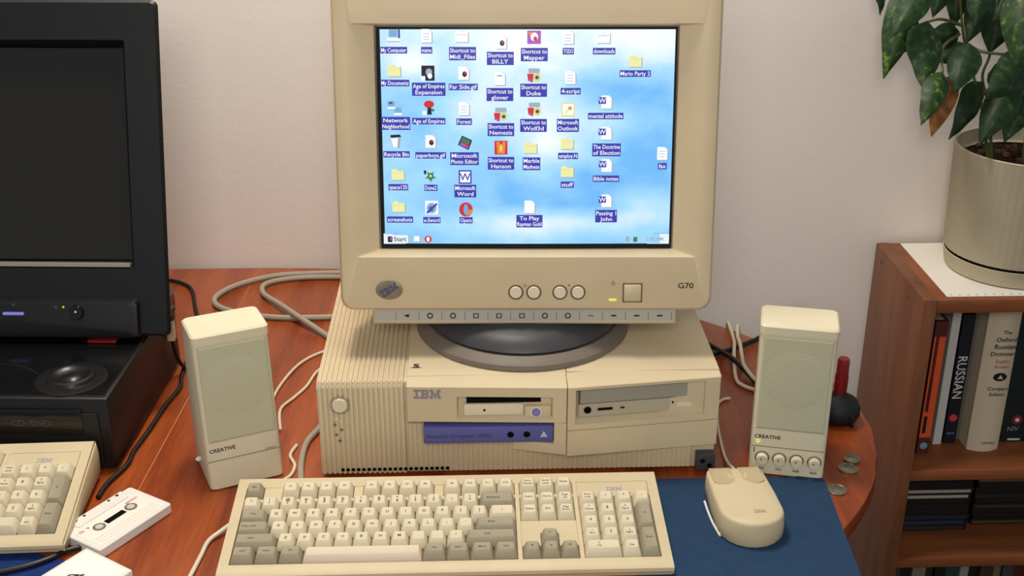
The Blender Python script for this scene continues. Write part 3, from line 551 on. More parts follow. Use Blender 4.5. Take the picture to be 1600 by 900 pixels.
g = G(); g.tube([(.004, .1125, .014), (.006, .130, .012), (.0065, .16, .003), (.0085, .19, -.0008), (.0155, .250, -.0008), (.0260, .297, -.0008), (.0365, .312, -.0005), (.046, .315, -.0008)], .0018); g.obj('cable', cable_w, ms)

# ================================================================== loudspeakers
def grille_mat():
    m = mat('speaker_cloth', (186, 184, 152), .85, .15); nt = m.node_tree; b = nt.nodes['Principled BSDF']
    tc = nt.nodes.new('ShaderNodeTexCoord'); wv = nt.nodes.new('ShaderNodeTexWave'); wv.bands_direction = 'Z'; wv.inputs['Scale'].default_value = 135; wv.inputs['Distortion'].default_value = .6; nt.links.new(tc.outputs['Object'], wv.inputs[0])
    r = nt.nodes.new('ShaderNodeValToRGB'); r.color_ramp.elements[0].color = lin((178, 176, 148)); r.color_ramp.elements[1].color = lin((194, 190, 160)); nt.links.new(wv.outputs['Fac'], r.inputs[0]); nt.links.new(r.outputs[0], b.inputs['Base Color'])
    bp = nt.nodes.new('ShaderNodeBump'); bp.inputs['Strength'].default_value = .25; bp.inputs['Distance'].default_value = .001; nt.links.new(wv.outputs['Fac'], bp.inputs['Height']); nt.links.new(bp.outputs[0], b.inputs['Normal']); return m
grille = grille_mat()
def speaker(label, loc, rz, lean, controls):
    t = thing('speaker', label, 'speaker', loc, rz, 'pair of small desktop speakers'); w, h = .0825, .182
    yf = lambda z: lean*z                       # front face leans back
    # rounded-corner section rings from bottom to top; x across, y front to back
    def ring(z, w, d, y0, r=.006): return [(a, y0+d/2+b, z) for a, b in rrect(w, d, r, 4)]
    g = G(); g.loft([ring(.0, w-.003, .079, .0015), ring(.0015, w, .082, 0), ring(.06, w, .080, yf(.06)), ring(.13, w, .070, yf(.13)), ring(h-.016, w, .060, yf(h-.016)), ring(h-.010, w, .057, yf(h-.010)-.001)]); g.obj('cabinet', cream, t)
    g = G(); g.loft([ring(h-.011, w+.0015, .0585, yf(h)-.0025), ring(h-.002, w+.0015, .056, yf(h)-.0025), ring(h, w-.002, .052, yf(h)-.0005)]); g.obj('top_cap', cream, t)
    zb = .058
    g = G(); n = 12
    def fring(x0, x1, z0, z1, o): return [(x0, yf(z0)+o, z0), (x1, yf(z0)+o, z0), (x1, yf(z1)+o, z1), (x0, yf(z1)+o, z1)]
    g.loft([fring(-w/2+.004, w/2-.004, zb, h-.013, .002), fring(-w/2+.004, w/2-.004, zb, h-.013, -.0015), fring(-w/2+.006, w/2-.006, zb+.002, h-.015, -.0025)]); gr = g.obj('grille', grille, t, angle=25)
    g = G(); cr = .035; zc = (zb+h)/2
    g.loft([[(r_*math.cos(2*PI*k/32), yf(zc+r_*math.sin(2*PI*k/32))-.0024-o_, zc+r_*math.sin(2*PI*k/32)) for k in range(32)] for r_, o_ in ((cr, 0), (cr-.004, .0004), (cr-.014, .0007), (.004, .0008))], False, True); g.obj('driver_bulge', grille, gr, angle=60)
    G().loft([fring(-w/2+.0008, w/2-.0008, .0345, .0355, -.0003), fring(-w/2+.0008, w/2-.0008, .0355, .0358, -.0003)], False, False).obj('groove', mat('groove_shade', (150, 140, 112), .7), t)
    g = G(); g.text('CREATIVE', .0062, (-.0235, 0, 0), bold=.02, sx=1.05); me = g.mesh('maker_mark', ink); o = link('maker_mark', me, t, Matrix.Translation((0, yf(.05)-.0006, .0475)) @ Matrix.Rotation(-math.atan(lean), 4, 'X'))
    if controls:
        G().disc((-.0335, yf(.0415)-.0001, .0415), .0026, .0012, 12).obj('power_lamp', emit('speaker_lamp', (206, 230, 120), .9), t)
        for i, xx in enumerate((-.0275, -.0085, .0105, .0300)):
            g = G(); g.ring((xx, yf(.021)-.0008, .0215), .0066, .0080, 20); rg_ = g.obj('knob_ring', mat('knob_ring', (96, 86, 66), .7), t)
            g = G(); g.disc((xx, yf(.021)+.001, .0215), .0066, .0085, 20); kb_ = g.obj('knob', cream, t)
            g = G(); g.disc((xx-.001, yf(.021)-.0074, .023), .0009, .0005, 8); g.obj('knob_dot', ink, kb_)
            G().text(('PWR', 'VOL', 'TREB', 'BASS')[i], .0036, (xx, yf(.008)-.0006, .0082), bold=.02).obj('knob_label', ink, t)
        g = G(); g.bx(-.0375, -.0365, yf(.03)-.0006, yf(.03)-.0002, .0275, .0335); g.obj('mark', ink, t)
    else:
        G().bx(w/2-.018, w/2-.006, yf(.0375)-.0006, yf(.0375)+.001, .0368, .0378).obj('mark', MATS['groove_shade'], t)
        g = G(); g.lathe([(.0025, 0), (.0035, .003), (.001, .006)], 10, (0, 0, 0), M=Matrix.Translation((-w/2-.0005, .045, .018)) @ Matrix.Rotation(R(-90), 4, 'Y')); g.obj('wire_plug', white_p, t)
    for sx in (-.03, .03): G().lathe([(.005, -.0), (.005, .002)], 10, (sx, .03, -.0005)).obj('foot', rubber, t)
    return t
speaker('plain beige speaker without knobs, left of the desktop computer', (-.2560, 1.167, .0005), R(23), .10, False)
speaker('beige speaker with four knobs and a lit lamp, right of the computer', (.3480, 1.1605, .0005), R(-13.5), .06, True)

# ================================================================== black computer and black monitor at the left
bu = thing('black_desktop_computer', 'flat glossy black desktop computer beneath the black monitor', 'computer', (-.608, 1.206, 0), R(-3))
bw, bd_, bh = .40, .27, .0950
bc = G().bx(-bw/2, bw/2, 0, bd_, .004, bh, .003).obj('case', black, bu)
G().bx(-bw/2+.004, bw/2-.004, .004, bd_-.004, bh-.001, bh+.0012, .0008).obj('top_panel', black_gl, bu)
G().bx(-bw/2+.01, bw/2-.012, -.0025, .004, .012, bh-.018, .002).obj('front_panel', black, bu)
G().bx(-bw/2+.03, bw/2-.03, -.0035, .0, .050, .082, .001).obj('drive_door', black_gl, bu)
G().text('CD', .011, (.098, -.0040, .066), bold=.03).obj('drive_mark', mat('dim_mark', (62, 60, 58), .5), bu)
G().text('DVD', .011, (.124, -.0040, .066), bold=.02).obj('drive_mark', MATS['dim_mark'], bu)
G().lathe([(.040, 0), (.040, .0012), (.036, .002), (.027, .0022), (.0255, .006), (.022, .007), (.0195, .0045), (.012, .003), (.009, .0055), (.004, .0065)], 48, (.146, .043, bh+.0008)).obj('top_dial', mat('satin_black', (24, 23, 23), .34, .5), bu)
g = G(); g.tube([(-.19, .075, bh+.001), (-.05, .083, bh+.001), (.06, .078, bh+.001), (.105, .055, bh+.001)], .0012, 6); g.obj('top_ridge', black_gl, bu)
for fx_ in (-.17, .17):
    for fy_ in (.03, .24): G().lathe([(.01, 0), (.011, .005)], 12, (fx_, fy_, 0)).obj('foot', rubber, bu)
bm_ = thing('black_crt_monitor', 'black tube monitor switched off at the left edge', 'monitor', (-.585, 1.345, bh+.0065), R(-3))
BT = R(14.5); BM = Matrix.Translation((0, 0, .002)) @ Matrix.Rotation(-BT, 4, 'X'); BW, BH = .435, .397; bz = BH/2
F3 = lambda w, h, r, cz, y, n=5, cx=0: [(a, y, b) for a, b in rrect(w, h, r, n, cx, cz)]
OW, OH, OZ = .343, .2575, .2165
g = G(); g.loft([F3(BW-.05, BH-.07, .008, bz+.012, .045), F3(BW-.012, BH-.014, .008, bz+.004, .016), F3(BW, BH, .008, bz, .004), F3(BW-.007, BH-.007, .006, bz, 0), F3(OW+.012, OH+.012, .003, OZ, 0), F3(OW, OH-.003, .003, OZ, .014), F3(OW-.002, OH-.005, .002, OZ, .022)], M=BM); g.obj('front_bezel', black, bm_, angle=25)
g = G(); g.loft([F3(BW-.05, BH-.07, .01, bz+.012, .045), F3(BW-.07, BH-.11, .02, bz+.025, .10), F3(BW-.12, BH-.18, .03, bz+.03, .20), F3(BW-.22, BH-.25, .03, bz+.02, .31), F3(BW-.24, BH-.27, .03, bz+.02, .315)], M=BM); g.obj('rear_shell', black, bm_)
n = 12; vs = []; fs = []
for j in range(n+1):
    for i in range(n+1):
        a, b = (i/n-.5)*(OW-.004), (j/n-.5)*(OH-.007); vs.append((a, .0145+.12*a*a+.06*b*b, OZ+b))
for j in range(n):
    for i in range(n): fs.append([j*(n+1)+i, j*(n+1)+i+1, (j+1)*(n+1)+i+1, (j+1)*(n+1)+i])
g = G(); g.add(vs, fs, 0, BM); g.obj('screen', mat('dark_tube_glass', (30, 28, 25), .14, .45), bm_)
g = G(); g.loft([F3(BW-.07, .05, .006, .022, .002), F3(BW-.074, .044, .006, .022, -.008), F3(BW-.09, .034, .005, .022, -.010)], M=BM); ch_ = g.obj('chin', black, bm_)
G().bx(.02, .045, -.0125, -.009, .027, .0305, .001, M=BM).obj('lit_bar', emit('violet_lamp', (130, 130, 210), .9), bm_)
g = G(); g.disc((.109, -.0095, .031), .0088, .005, 22, M=BM); pbk = g.obj('power_button', black_gl, bm_)
g = G(); g.disc((.109, -.0142, .032), .0012, .0006, 8, M=BM); g.obj('button_glint', emit('glint_white', (220, 224, 230), .8), pbk)  # glowing dot imitates a highlight on the glossy button
g = G(); g.disc((.093, -.0095, .037), .0014, .001, 8, M=BM); g.obj('power_lamp', emit('amber_lamp', (230, 220, 60), .8), bm_)
g = G(); g.disc((.084, -.0095, .0365), .002, .0008, 8, M=BM); g.obj('printed_symbol', greyd, bm_)
g = G(); g.disc((.033, -.0098, .039), .002, .0008, 8, M=BM); g.obj('printed_symbol', greyd, bm_)
G().bx(-OW/2, OW/2, .001, .0135, OZ-OH/2-.0035, OZ-OH/2+.0005, M=BM).obj('ledge_reflection', mat('reflection_grey', (150, 140, 124), .35), bm_)  # thin lighter strip stands in for the reflection on the lower screen bevel
G().bx(-.15, .15, .02, .125, -.0050, .03, .004).obj('foot_plinth', black, bm_)
G().bx(.155, .200, .02, .09, -.0050, .03, .004).obj('corner_foot', black_gl, bm_)
tag(G().box((0, 0, 0), (.035, .02, .004), .0015, M=Matrix.Translation((-.450, 1.341, T+bh+.0035)) @ Matrix.Rotation(R(-3), 4, 'Z')).obj('red_lighter', red_m), 'small flat red object under the front of the black monitor', 'gadget')

# ================================================================== cassettes
def cassette(label, loc, rz, cased):
    t = thing('cassette_tape', label, 'cassette', loc, rz, 'white audio cassettes'); cw, chh, ct = .0985, .0635, .0115
    g = G(); rr_ = lambda d, z: [(a, b, z) for a, b in rrect(cw-2*d, chh-2*d, .003, 3)]
    g.loft([rr_(.001, 0), rr_(0, .001), rr_(0, ct*.48), rr_(.0004, ct*.5), rr_(0, ct*.52), rr_(0, ct-.001), rr_(.001, ct)]); g.obj('shell', white_p, t)
    g = G(); g.prism([(-.036, .0315), (.036, .0315), (.033, .0165), (-.033, .0165)], ct-.001, ct+.0011) if not cased else g.bx(-.036, .036, .018, .03, ct-.001, ct+.0006); g.obj('head_block', white_p, t)
    lab = G().bx(-.0435, .0435, -.027, .0145, ct-.0004, ct+.0003).obj('paper_label', mat('label_paper', (236, 224, 212), .7), t)
    ML2 = lambda x, y: Matrix.Translation((x, y, ct+.0005)) @ Matrix.Rotation(PI, 4, 'Z') @ Matrix.Rotation(R(-90), 4, 'X')
    for k in range(3): G().bx(-.040, .040, -.0235+k*.0045, -.0231+k*.0045, ct+.0002, ct+.0004).obj('label_line', mat('pink_ink', (206, 150, 140), .7), lab)
    G().text('maxell', .006, (0, 0, 0), M=ML2(.030, .0085), bold=.02).obj('label_lettering', mat('label_red', (190, 110, 104), .7), lab)
    G().text('A  90', .006, (0, 0, 0), M=ML2(-.034, .0085), bold=.02).obj('label_lettering', MATS['label_red'], lab)
    G().bx(-.0125, .0125, -.0035, .0040, ct+.0001, ct+.0006).obj('window', void, t)
    for sx in (-.0215, .0215):
        hub = G().lathe([(.0068, 0), (.0068, .0005)], 20, (sx, .0003, ct+.0001)).obj('hub_ring', greyp, t)
        G().lathe([(.0046, 0), (.0046, .0003)], 6, (sx, .0003, ct+.0006)).obj('hub_hole', mat('hub_grey', (196, 190, 182), .5), hub)
    for sx, r_ in ((-.028, .0019), (.028, .0019), (-.0165, .0016), (.0165, .0016)): G().lathe([(r_, 0), (r_, .0003)], 10, (sx, .0285, ct+.0011)).obj('guide_hole', ink, t)
    return t
cassette('white cassette tape lying on the wood beside the left keyboard', (-.3815, 1.089, .0003), R(57), False)
t = thing('cassette_case', 'white cassette case with a black mark at the bottom edge', 'cassette', (-.396, .968, .003), R(55), 'white audio cassettes')
G().bx(-.0515, .0515, -.034, .034, 0, .0135, .0015).obj('case', white_p, t)
G().bx(-.048, .048, -.031, .030, .013, .0139).obj('inlay_card', mat('inlay_paper', (238, 230, 224), .7), t)
g = G(); Mq = Matrix.Translation((.014, .004, .0142)) @ Matrix.Rotation(R(-57), 4, 'Z') @ Matrix.Rotation(R(-90), 4, 'X'); g.text('CBS', .008, (0, 0, 0), M=Mq, bold=.05, sx=1.2); g.obj('inlay_mark', ink, t)
for k in (-.012, .006): G().bx(k, k+.007, -.0347, -.0335, .004, .0095).obj('case_notch', ink, t)

# ================================================================== coins, blower
def coin(label, loc, r, tilt=0):
    o = G().lathe([(r-.0006, 0), (r, .0003), (r, .0014), (r-.0006, .0017), (r-.0012, .0017), (r-.0016, .0014), (r*.5, .0014), (r*.45, .0017), (r*.1, .0018)], 32).obj('coin', steel)
    o.location = (loc[0], loc[1], T+loc[2]); o.rotation_euler = (tilt, 0, 0); tag(o, label, 'coin', 'loose coins by the table edge'); return o
coin('coin leaning on another coin, farthest from the mouse pad', (.4335, 1.192, .0019), .0095, 0)
coin('coin lying under the leaning coin by the table edge', (.4240, 1.174, .0002), .0115)
coin('single coin beside the corner of the blue mouse pad', (.3990, 1.131, .0002), .0110)
bl = thing('air_blower', 'black rubber dust blower with a red nozzle behind the right speaker', 'blower', (.4415, 1.285, 0))
G().lathe([(.016, 0), (.0225, .004), (.0265, .012), (.0262, .02), (.022, .029), (.014, .034), (.009, .037), (.008, .039)], 32).obj('bulb', rubber, bl)
G().lathe([(.0068, .036), (.0078, .041), (.0080, .060), (.0072, .066), (.0072, .082), (.0062, .085), (.0035, .085)], 20).obj('nozzle', red_m, bl)
for k in range(4): t_ = k*PI/2+.4; G().bx(-.0015, .0015, .0225, .030, .004, .018, .001, M=Matrix.Rotation(t_, 4, 'Z')).obj('fin', rubber, bl)

# ================================================================== cables lying on the table
def cable(label, pts, r, m, name='cable'):
    o = G().tube([(a, b, c+T) for a, b, c in pts], r).obj(name, m); return tag(o, label, 'cable')
cable('thick grey cable looping widest behind the left speaker', [(-.165, 1.757, .0045), (-.24, 1.757, .0045), (-.309, 1.749, .0045), (-.365, 1.712, .0045), (-.387, 1.664, .0045), (-.364, 1.626, .0045), (-.297, 1.598, .0045), (-.223, 1.594, .0045), (-.17, 1.60, .0045)], .0042, cable_g)
cable('thick grey cable in a tighter loop crossing the wide loop', [(-.16, 1.735, .0045), (-.22, 1.741, .0045), (-.28, 1.738, .0045), (-.318, 1.715, .006), (-.317, 1.68, .0055), (-.282, 1.625, .0105), (-.255, 1.585, .0125), (-.206, 1.533, .0045), (-.182, 1.50, .0045)], .0040, cable_g)
cable('thin pale wire from the left speaker, upper of two', [(-.245, 1.30, .0022), (-.256, 1.36, .0022), (-.243, 1.431, .0022), (-.222, 1.474, .0022), (-.185, 1.505, .0022)], .0019, cable_w)
cable('thin pale wire from the left speaker, lower of two', [(-.236, 1.28, .0022), (-.243, 1.33, .0022), (-.230, 1.361, .0022), (-.218, 1.39, .0022), (-.207, 1.435, .0022), (-.182, 1.46, .0022)], .0019, cable_w)
pg_ = thing('cable_plug', 'small cream plug at the rear right side of the black computer', 'plug', (-.390, 1.420, .052))
G().box((0, 0, .020), (.010, .012, .030), .002).obj('plug_body', cable_w, pg_); G().box((0, 0, .040), (.013, .014, .012), .002).obj('plug_collar', greyd, pg_)
G().tube([(0, 0, .006), (.002, .004, -.02), (.006, .02, -.045), (.008, .05, -.0488)], .0025).obj('lead', cable_k, pg_)
cable('grey keyboard lead standing against the ribbed case side', [(-.180, 1.33, .004), (-.188, 1.285, .004), (-.200, 1.249, .004), (-.2015, 1.206, .004), (-.197, 1.165, .004), (-.195, 1.150, .004)], .0036, cable_g)
cable('short pale wire curling out at the foot of the left speaker', [(-.212, 1.245, .0022), (-.2165, 1.222, .0022), (-.2085, 1.200, .0022), (-.2110, 1.178, .0022), (-.2240, 1.163, .0022)], .0019, cable_w)
cable('black cord on the table behind the left speaker', [(-.50, 1.745, .0032), (-.463, 1.737, .0032), (-.431, 1.707, .0032), (-.41, 1.636, .0032), (-.392, 1.58, .0032)], .0029, cable_k)
cable('black cord winding past the black computer to the cassette', [(-.378, 1.50, .0032), (-.386, 1.46, .0032), (-.384, 1.42, .0032), (-.380, 1.39, .0032), (-.388, 1.34, .0032), (-.394, 1.28, .0032), (-.400, 1.235, .0032), (-.4005, 1.205, .0032), (-.4120, 1.168, .0032), (-.4150, 1.140, .0032)], .0028, cable_k)
cable('black cord crossing the blue pad at the lower left', [(-.400, 1.052, .0035), (-.420, 1.040, .0050), (-.432, 1.026, .0062), (-.455, 1.012, .0066), (-.50, .998, .0066), (-.55, .99, .0066)], .0028, cable_k)
cable('black power lead behind the right speaker, running to the table edge', [(.285, 1.445, .0037), (.325, 1.462, .0037), (.351, 1.475, .0037), (.385, 1.499, .0037), (.40, 1.51, .002), (.415, 1.53, -.03)], .0034, cable_k)
cable('black lead crossing under the pale wires behind the right speaker', [(.285, 1.55, .0037), (.324, 1.485, .0037), (.343, 1.431, .0105), (.361, 1.386, .0037), (.372, 1.35, .0037)], .0034, cable_k)
cable('left of two pale wires hanging over the far table edge', [(.366, 1.575, -.03), (.362, 1.563, .002), (.359, 1.51, .004), (.353, 1.475, .0102), (.347, 1.446, .007), (.339, 1.392, .003), (.344, 1.372, .003), (.360, 1.357, .003)], .0024, cable_w)
cable('right of two pale wires hanging over the far table edge', [(.381, 1.56, -.03), (.374, 1.551, .002), (.366, 1.514, .004), (.3615, 1.478, .0102), (.358, 1.446, .006), (.3525, 1.405, .013), (.364, 1.378, .004), (.372, 1.37, .003)], .0026, cable_w)

# ================================================================== bookcase, books, discs
shelf_w = wood('bookcase_wood', (132, 84, 54), (118, 72, 46), (98, 58, 36), 'Z', .8, .45)
shelf_h = wood('bookcase_wood_long', (150, 88, 50), (134, 76, 42), (106, 58, 32), 'X', .8, .45)
bk = thing('bookcase', 'low brown wooden bookcase right of the table carrying the plant', 'bookcase', (.645, 1.568, -T)); bh_ = T+.03
SD = .224; BWD = .62
sp_ = G().bx(0, .020, 0, SD, 0, bh_, .0012).obj('side_panel', shelf_w, bk); G().bx(BWD-.02, BWD, 0, SD, 0, bh_, .0012).obj('side_panel', shelf_w, bk)
for q in ((.06, bh_-.022), (.19, bh_-.02)):
    g = G(); g.lathe([(.0022, 0), (.0022, .0006)], 8, M=Matrix.Translation((0, q[0], q[1])) @ Matrix.Rotation(R(-90), 4, 'Y')); g.obj('peg', mat('peg_brown', (80, 46, 28), .6), sp_)
G().bx(.0203, BWD-.0203, .001, SD, bh_-.022, bh_-.001, .0012).obj('top_board', shelf_h, bk)
for zt_ in (-.261, -.424, -.70): G().bx(.0203, BWD-.0203, .004, SD-.006, T+zt_-.017, T+zt_, .001).obj('shelf', shelf_h, bk)
G().bx(.0203, BWD-.0203, SD-.006, SD-.001, .02, bh_-.023).obj('back_panel', shelf_h, bk)
g = G(); g.bx(.037, BWD-.03, .012, SD-.004, 0, .0006); pp = g.obj('paper_sheet', mat('white_paper', (226, 220, 210), .8)); pp.location = (.645, 1.568, T+.0292); tag(pp, 'white perforated paper sheet under the flower pot', 'paper')
pap = pp
g = G()
for k in range(36): g.lathe([(.0018, .00065), (.0016, .0007)], 8, (.045+k*.0127, .018, 0))
o = g.obj('punched_holes', mat('hole_shade', (150, 132, 110), .8), pap)
o['kind'] = 'stuff'
BK = {}
def book(label, x0, x1, yf_, dep, z0, z1, col, pages=True, name='book', roundspine=0, lean=0):
    t = thing(name, label, 'book', ((x0+x1)/2, yf_, z0), 0, 'books on the top shelf'); w = x1-x0; h = z1-z0
    c = mat('cover_%d_%d_%d' % col, col, .5, .4)
    pr = []; ns = 8
    for k in range(ns+1): a = -1+2*k/ns; pr.append((a*w/2, roundspine*(a*a)))
    g = G(); g.prism(pr+[(w/2, .006+roundspine), (-w/2, .006+roundspine)], 0, h); g.obj('spine', c, t)
    for s_ in (-1, 1): G().bx(min(s_*w/2, s_*(w/2-.0015)), max(s_*w/2, s_*(w/2-.0015)), .005+roundspine, dep, 0, h).obj('cover', c, t)
    G().bx(-w/2+.0016, w/2-.0016, .0065+roundspine, dep-.003, .002, h-.003).obj('pages', mat('page_paper', (206, 194, 168), .85), t)
    return t
def spine_text(t, s, size, z, m, x=0, vert=True, y=-.0004, sx=1, name='spine_lettering', bold=.01):
    g = G(); g.text(s, size, (0, 0, 0), sx=sx, bold=bold, spin=R(90) if vert else None); return link(name, g.mesh(name, m), t, Matrix.Translation((x, y, z)))
wi, oi, rd = mat('spine_white', (206, 206, 202), .6), mat('spine_orange', (214, 84, 34), .6), mat('spine_red', (214, 52, 62), .6)
S1 = -.2605
b = book('thin orange and dark red book at the left end of the top shelf', .6905, .7095, 1.622, .15, S1, -.030, (84, 34, 24)); 
G().bx(-.0015, .0085, -.0006, .001, .03, .205).obj('spine_band', oi, b); G().bx(-.0092, .0085, -.0005, .001, .03, .075).obj('spine_band', oi, b); G().bx(-.009, -.0065, -.0006, .001, .075, .205).obj('spine_band', oi, b)
spine_text(b, 'GRAMMAR', .009, .165, ink, .0035); spine_text(b, 'HANDBOOK', .009, .105, ink, -.003); G().bx(-.006, -.001, -.0009, .0, .038, .068).obj('spine_mark', ink, b); g = G(); g.disc((0, -.0003, .015), .006, .0006, 12); g.obj('spine_badge', mat('badge_blue', (110, 150, 180), .5), b)
b = book('thin white book between the orange book and the black one', .7265, .7395, 1.650, .12, S1, -.014, (198, 194, 186))
b = book('black book with RUSSIAN in white capitals and a red dot', .7445, .7635, 1.653, .12, S1, -.034, (22, 22, 30)); spine_text(b, 'RUSSIAN', .0205, .118, wi, 0, sx=.95); g = G(); g.disc((0, -.0002, .046), .0064, .0006, 16); g.obj('spine_dot', rd, b); spine_text(b, 'NTC', .006, .018, MATS['badge_blue'], 0, False)
b = book('grey book set back behind the black RUSSIAN book', .7655, .7735, 1.665, .11, S1, -.020, (108, 104, 98))
b = book('thick cream dictionary with rounded spine and dark title lines', .7745, .8245, 1.625, .15, S1, -.0165, (206, 190, 162), roundspine=.009)
for s, sz, z, m in (('The', .0085, .209, ink), ('Oxford', .0105, .197, ink), ('Russian', .0112, .185, ink), ('Dictionary', .0098, .173, ink), ('English', .0075, .160, mat('spine_rust', (176, 96, 76), .6)), ('Russian', .0075, .151, MATS.get('spine_rust')), ('Compact', .0085, .113, ink), ('Edition', .0085, .103, ink), ('OXFORD', .0052, .016, ink)): spine_text(b, s, sz, z, m if m else MATS['spine_rust'], .004, False, y=-.0005)
g = G(); g.loft([[(.004+rx*math.cos(2*PI*k/20), -.0003-.0004*(i > 0), .133+rz_*math.sin(2*PI*k/20)) for k in range(20)] for i, (rx, rz_) in enumerate(((.0105, .0072), (.0100, .0068)))]); em = g.obj('spine_emblem', ink, b); g = G(); g.add([(.000, -.0009, .130), (.009, -.0009, .130), (.0045, -.0009, .137)], [[0, 1, 2]]); g.obj('emblem_mark', MATS['cover_206_190_162'], em)
b = book('dark green book with a red round emblem, right of the cream dictionary', .8335, .8745, 1.654, .12, S1, -.012, (14, 30, 28)); g = G(); g.disc((.004, -.0002, .040), .0085, .0006, 20); em = g.obj('spine_emblem', mat('dark_red', (120, 34, 30), .5), b); g = G(); g.disc((.004, -.0008, .040), .0035, .0003, 12); g.obj('emblem_mark', wi, em); spine_text(b, 'NIV', .011, .024, mat('spine_grey', (130, 134, 134), .6), 0, False); G().bx(-.006, .014, -.0006, .001, .003, .006).obj('spine_line', wi, b); G().bx(.008, .016, -.0006, .001, .226, .231).obj('spine_mark', wi, b)
book('black book at the right edge of the photo on the top shelf', .8765, .905, 1.65, .12, S1, -.02, (18, 18, 20)); 
def disc_case(label, x, y, z, col, inset=0, rz=0):
    t = thing('disc_case', label, 'disc case', (x, y, z), rz, 'disc cases stacked on the middle shelf'); m = mat('case_%d_%d_%d' % col, col, .3, .5)
    G().bx(-.069, .069, 0, .122, 0, .0098, .0006).obj('tray', mat('case_black', (20, 20, 20), .25, .5), t); G().bx(-.066, .064, -.0006, .001, .0022, .0076).obj('spine', m, t); return t
ords = ('bottom', 'second', 'third', 'fourth', 'fifth', 'sixth', 'seventh', 'eighth', 'ninth', 'tenth', 'eleventh')
lc = [(54, 44, 48), (40, 52, 84), (30, 44, 62), (24, 24, 26), (30, 26, 24), (26, 26, 28), (176, 166, 150), (166, 158, 144), (24, 26, 28), (22, 26, 24), (34, 40, 38)]
for i, c in enumerate(lc): disc_case('disc case with %s spine, %s from below in the left stack' % ('white' if c[0] > 150 else 'blue' if c[2] > 60 else 'dark', ords[i]), .734+(.003 if i in (2, 7) else 0), 1.648, -.4238+i*.0101, c)
rc = [(78, 66, 34), (24, 24, 24), (30, 26, 24), (60, 54, 44), (24, 24, 26), (44, 40, 36), (26, 26, 26), (30, 28, 26), (112, 80, 58), (70, 70, 52), (26, 26, 30)]
for i, c in enumerate(rc): disc_case('disc case with %s spine, %s from below in the right stack' % ('brown' if c[0] > 70 else 'dark', ords[i]), .885+(.003 if i % 3 == 1 else 0), 1.662, -.4238+i*.0101, c)
xx = .672
cols = [('dark grey', (52, 50, 46)), ('black', (24, 24, 26)), ('cream', (120, 112, 96)), ('dark green', (26, 42, 40)), ('black', (20, 20, 22)), ('teal', (40, 62, 62)), ('pale grey', (140, 136, 126)), ('black', (22, 22, 24)), ('brown', (60, 44, 34)), ('tan', (110, 98, 72)), ('slate', (56, 62, 66)), ('dark red', (70, 30, 28)), ('black', (26, 26, 28))]
pos = ('first', 'second', 'third', 'fourth', 'fifth', 'sixth', 'seventh', 'eighth', 'ninth', 'tenth', 'eleventh', 'twelfth', 'thirteenth')
for i, (cn, c) in enumerate(cols):
    wd = .0135+.004*(i % 3); b = book('%s book on the lowest shelf in view, %s from the left' % (cn, pos[i]), xx, xx+wd, 1.60+.006*(i % 2), .14, -.6995, -.455-.003*(i % 2), c); b['group'] = 'books on the low shelf'; xx += wd+.0012

# ================================================================== potted plant
pl = thing('potted_plant', 'trailing variegated green plant in a ribbed beige pot on the bookcase', 'plant', (.8165, 1.690, .0302))
pot_m = mat('ribbed_pot', (184, 174, 148), .6, .3, var=.04, scale=20)
nn = 180; rings = []
for r_, z in ((.088, .030), (.0975, .031), (.0985, .036), (.1035, .188), (.1045, .190), (.1035, .192), (.1005, .191), (.0995, .17), (.094, .168)):
    rings.append([((r_+(.0008 if (k % 3 == 0 and .03 < z < .189 and r_ > .095) else 0))*math.cos(2*PI*k/nn), (r_+(.0008 if (k % 3 == 0 and .03 < z < .189 and r_ > .095) else 0))*math.sin(2*PI*k/nn), z) for k in range(nn)])
G().loft(rings, True, False).obj('pot', pot_m, pl)
G().lathe([(.088, 0), (.094, .002), (.0985, .0262), (.0970, .0267), (.090, .010), (.0, .008)], 64, cap1=False).obj('saucer', pot_m, pl)
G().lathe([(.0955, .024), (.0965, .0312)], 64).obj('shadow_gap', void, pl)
g = G(); nsl = 28; rs = []
for j, rr in enumerate((.0995, .085, .06, .03, .004)): rs.append([(rr*math.cos(2*PI*k/nsl), rr*math.sin(2*PI*k/nsl), .166+random.uniform(-.004, .005)*(j > 0)) for k in range(nsl)])
g.loft(rs, False, True); g.obj('soil', mat('soil', (58, 42, 32), .95, .1, var=.6, scale=150, bump=.8, bscale=200), pl)
g = G()
for k in range(46): a, rr = random.uniform(0, 2*PI), .094*math.sqrt(random.random()); g.box((rr*math.cos(a), rr*math.sin(a), .170), (random.uniform(.004, .011), random.uniform(.004, .009), .006), .001, M=None)
o = g.obj('bark_chips', mat('bark', (120, 84, 60), .9, .2, var=.5, scale=120), pl); o['kind'] = 'stuff'
def leaf_mat(name, base, spot, dark, amt):
    m = bpy.data.materials.new(name); m.use_nodes = True; nt = m.node_tree; L = nt.links.new; b = nt.nodes['Principled BSDF']
    tc = nt.nodes.new('ShaderNodeTexCoord'); n = nt.nodes.new('ShaderNodeTexNoise'); n.inputs['Scale'].default_value = 95; n.inputs['Detail'].default_value = 4; L(tc.outputs['Object'], n.inputs[0])
    r = nt.nodes.new('ShaderNodeValToRGB'); e = r.color_ramp.elements; e[0].position = .35; e[0].color = lin(dark); e[1].position = amt+.1; e[1].color = lin(spot); k = e.new(amt-.06); k.color = lin(base)
    L(n.outputs['Fac'], r.inputs[0]); L(r.outputs[0], b.inputs['Base Color']); b.inputs['Roughness'].default_value = .48; b.inputs['Specular IOR Level'].default_value = .25
    MATS[name] = m; return m
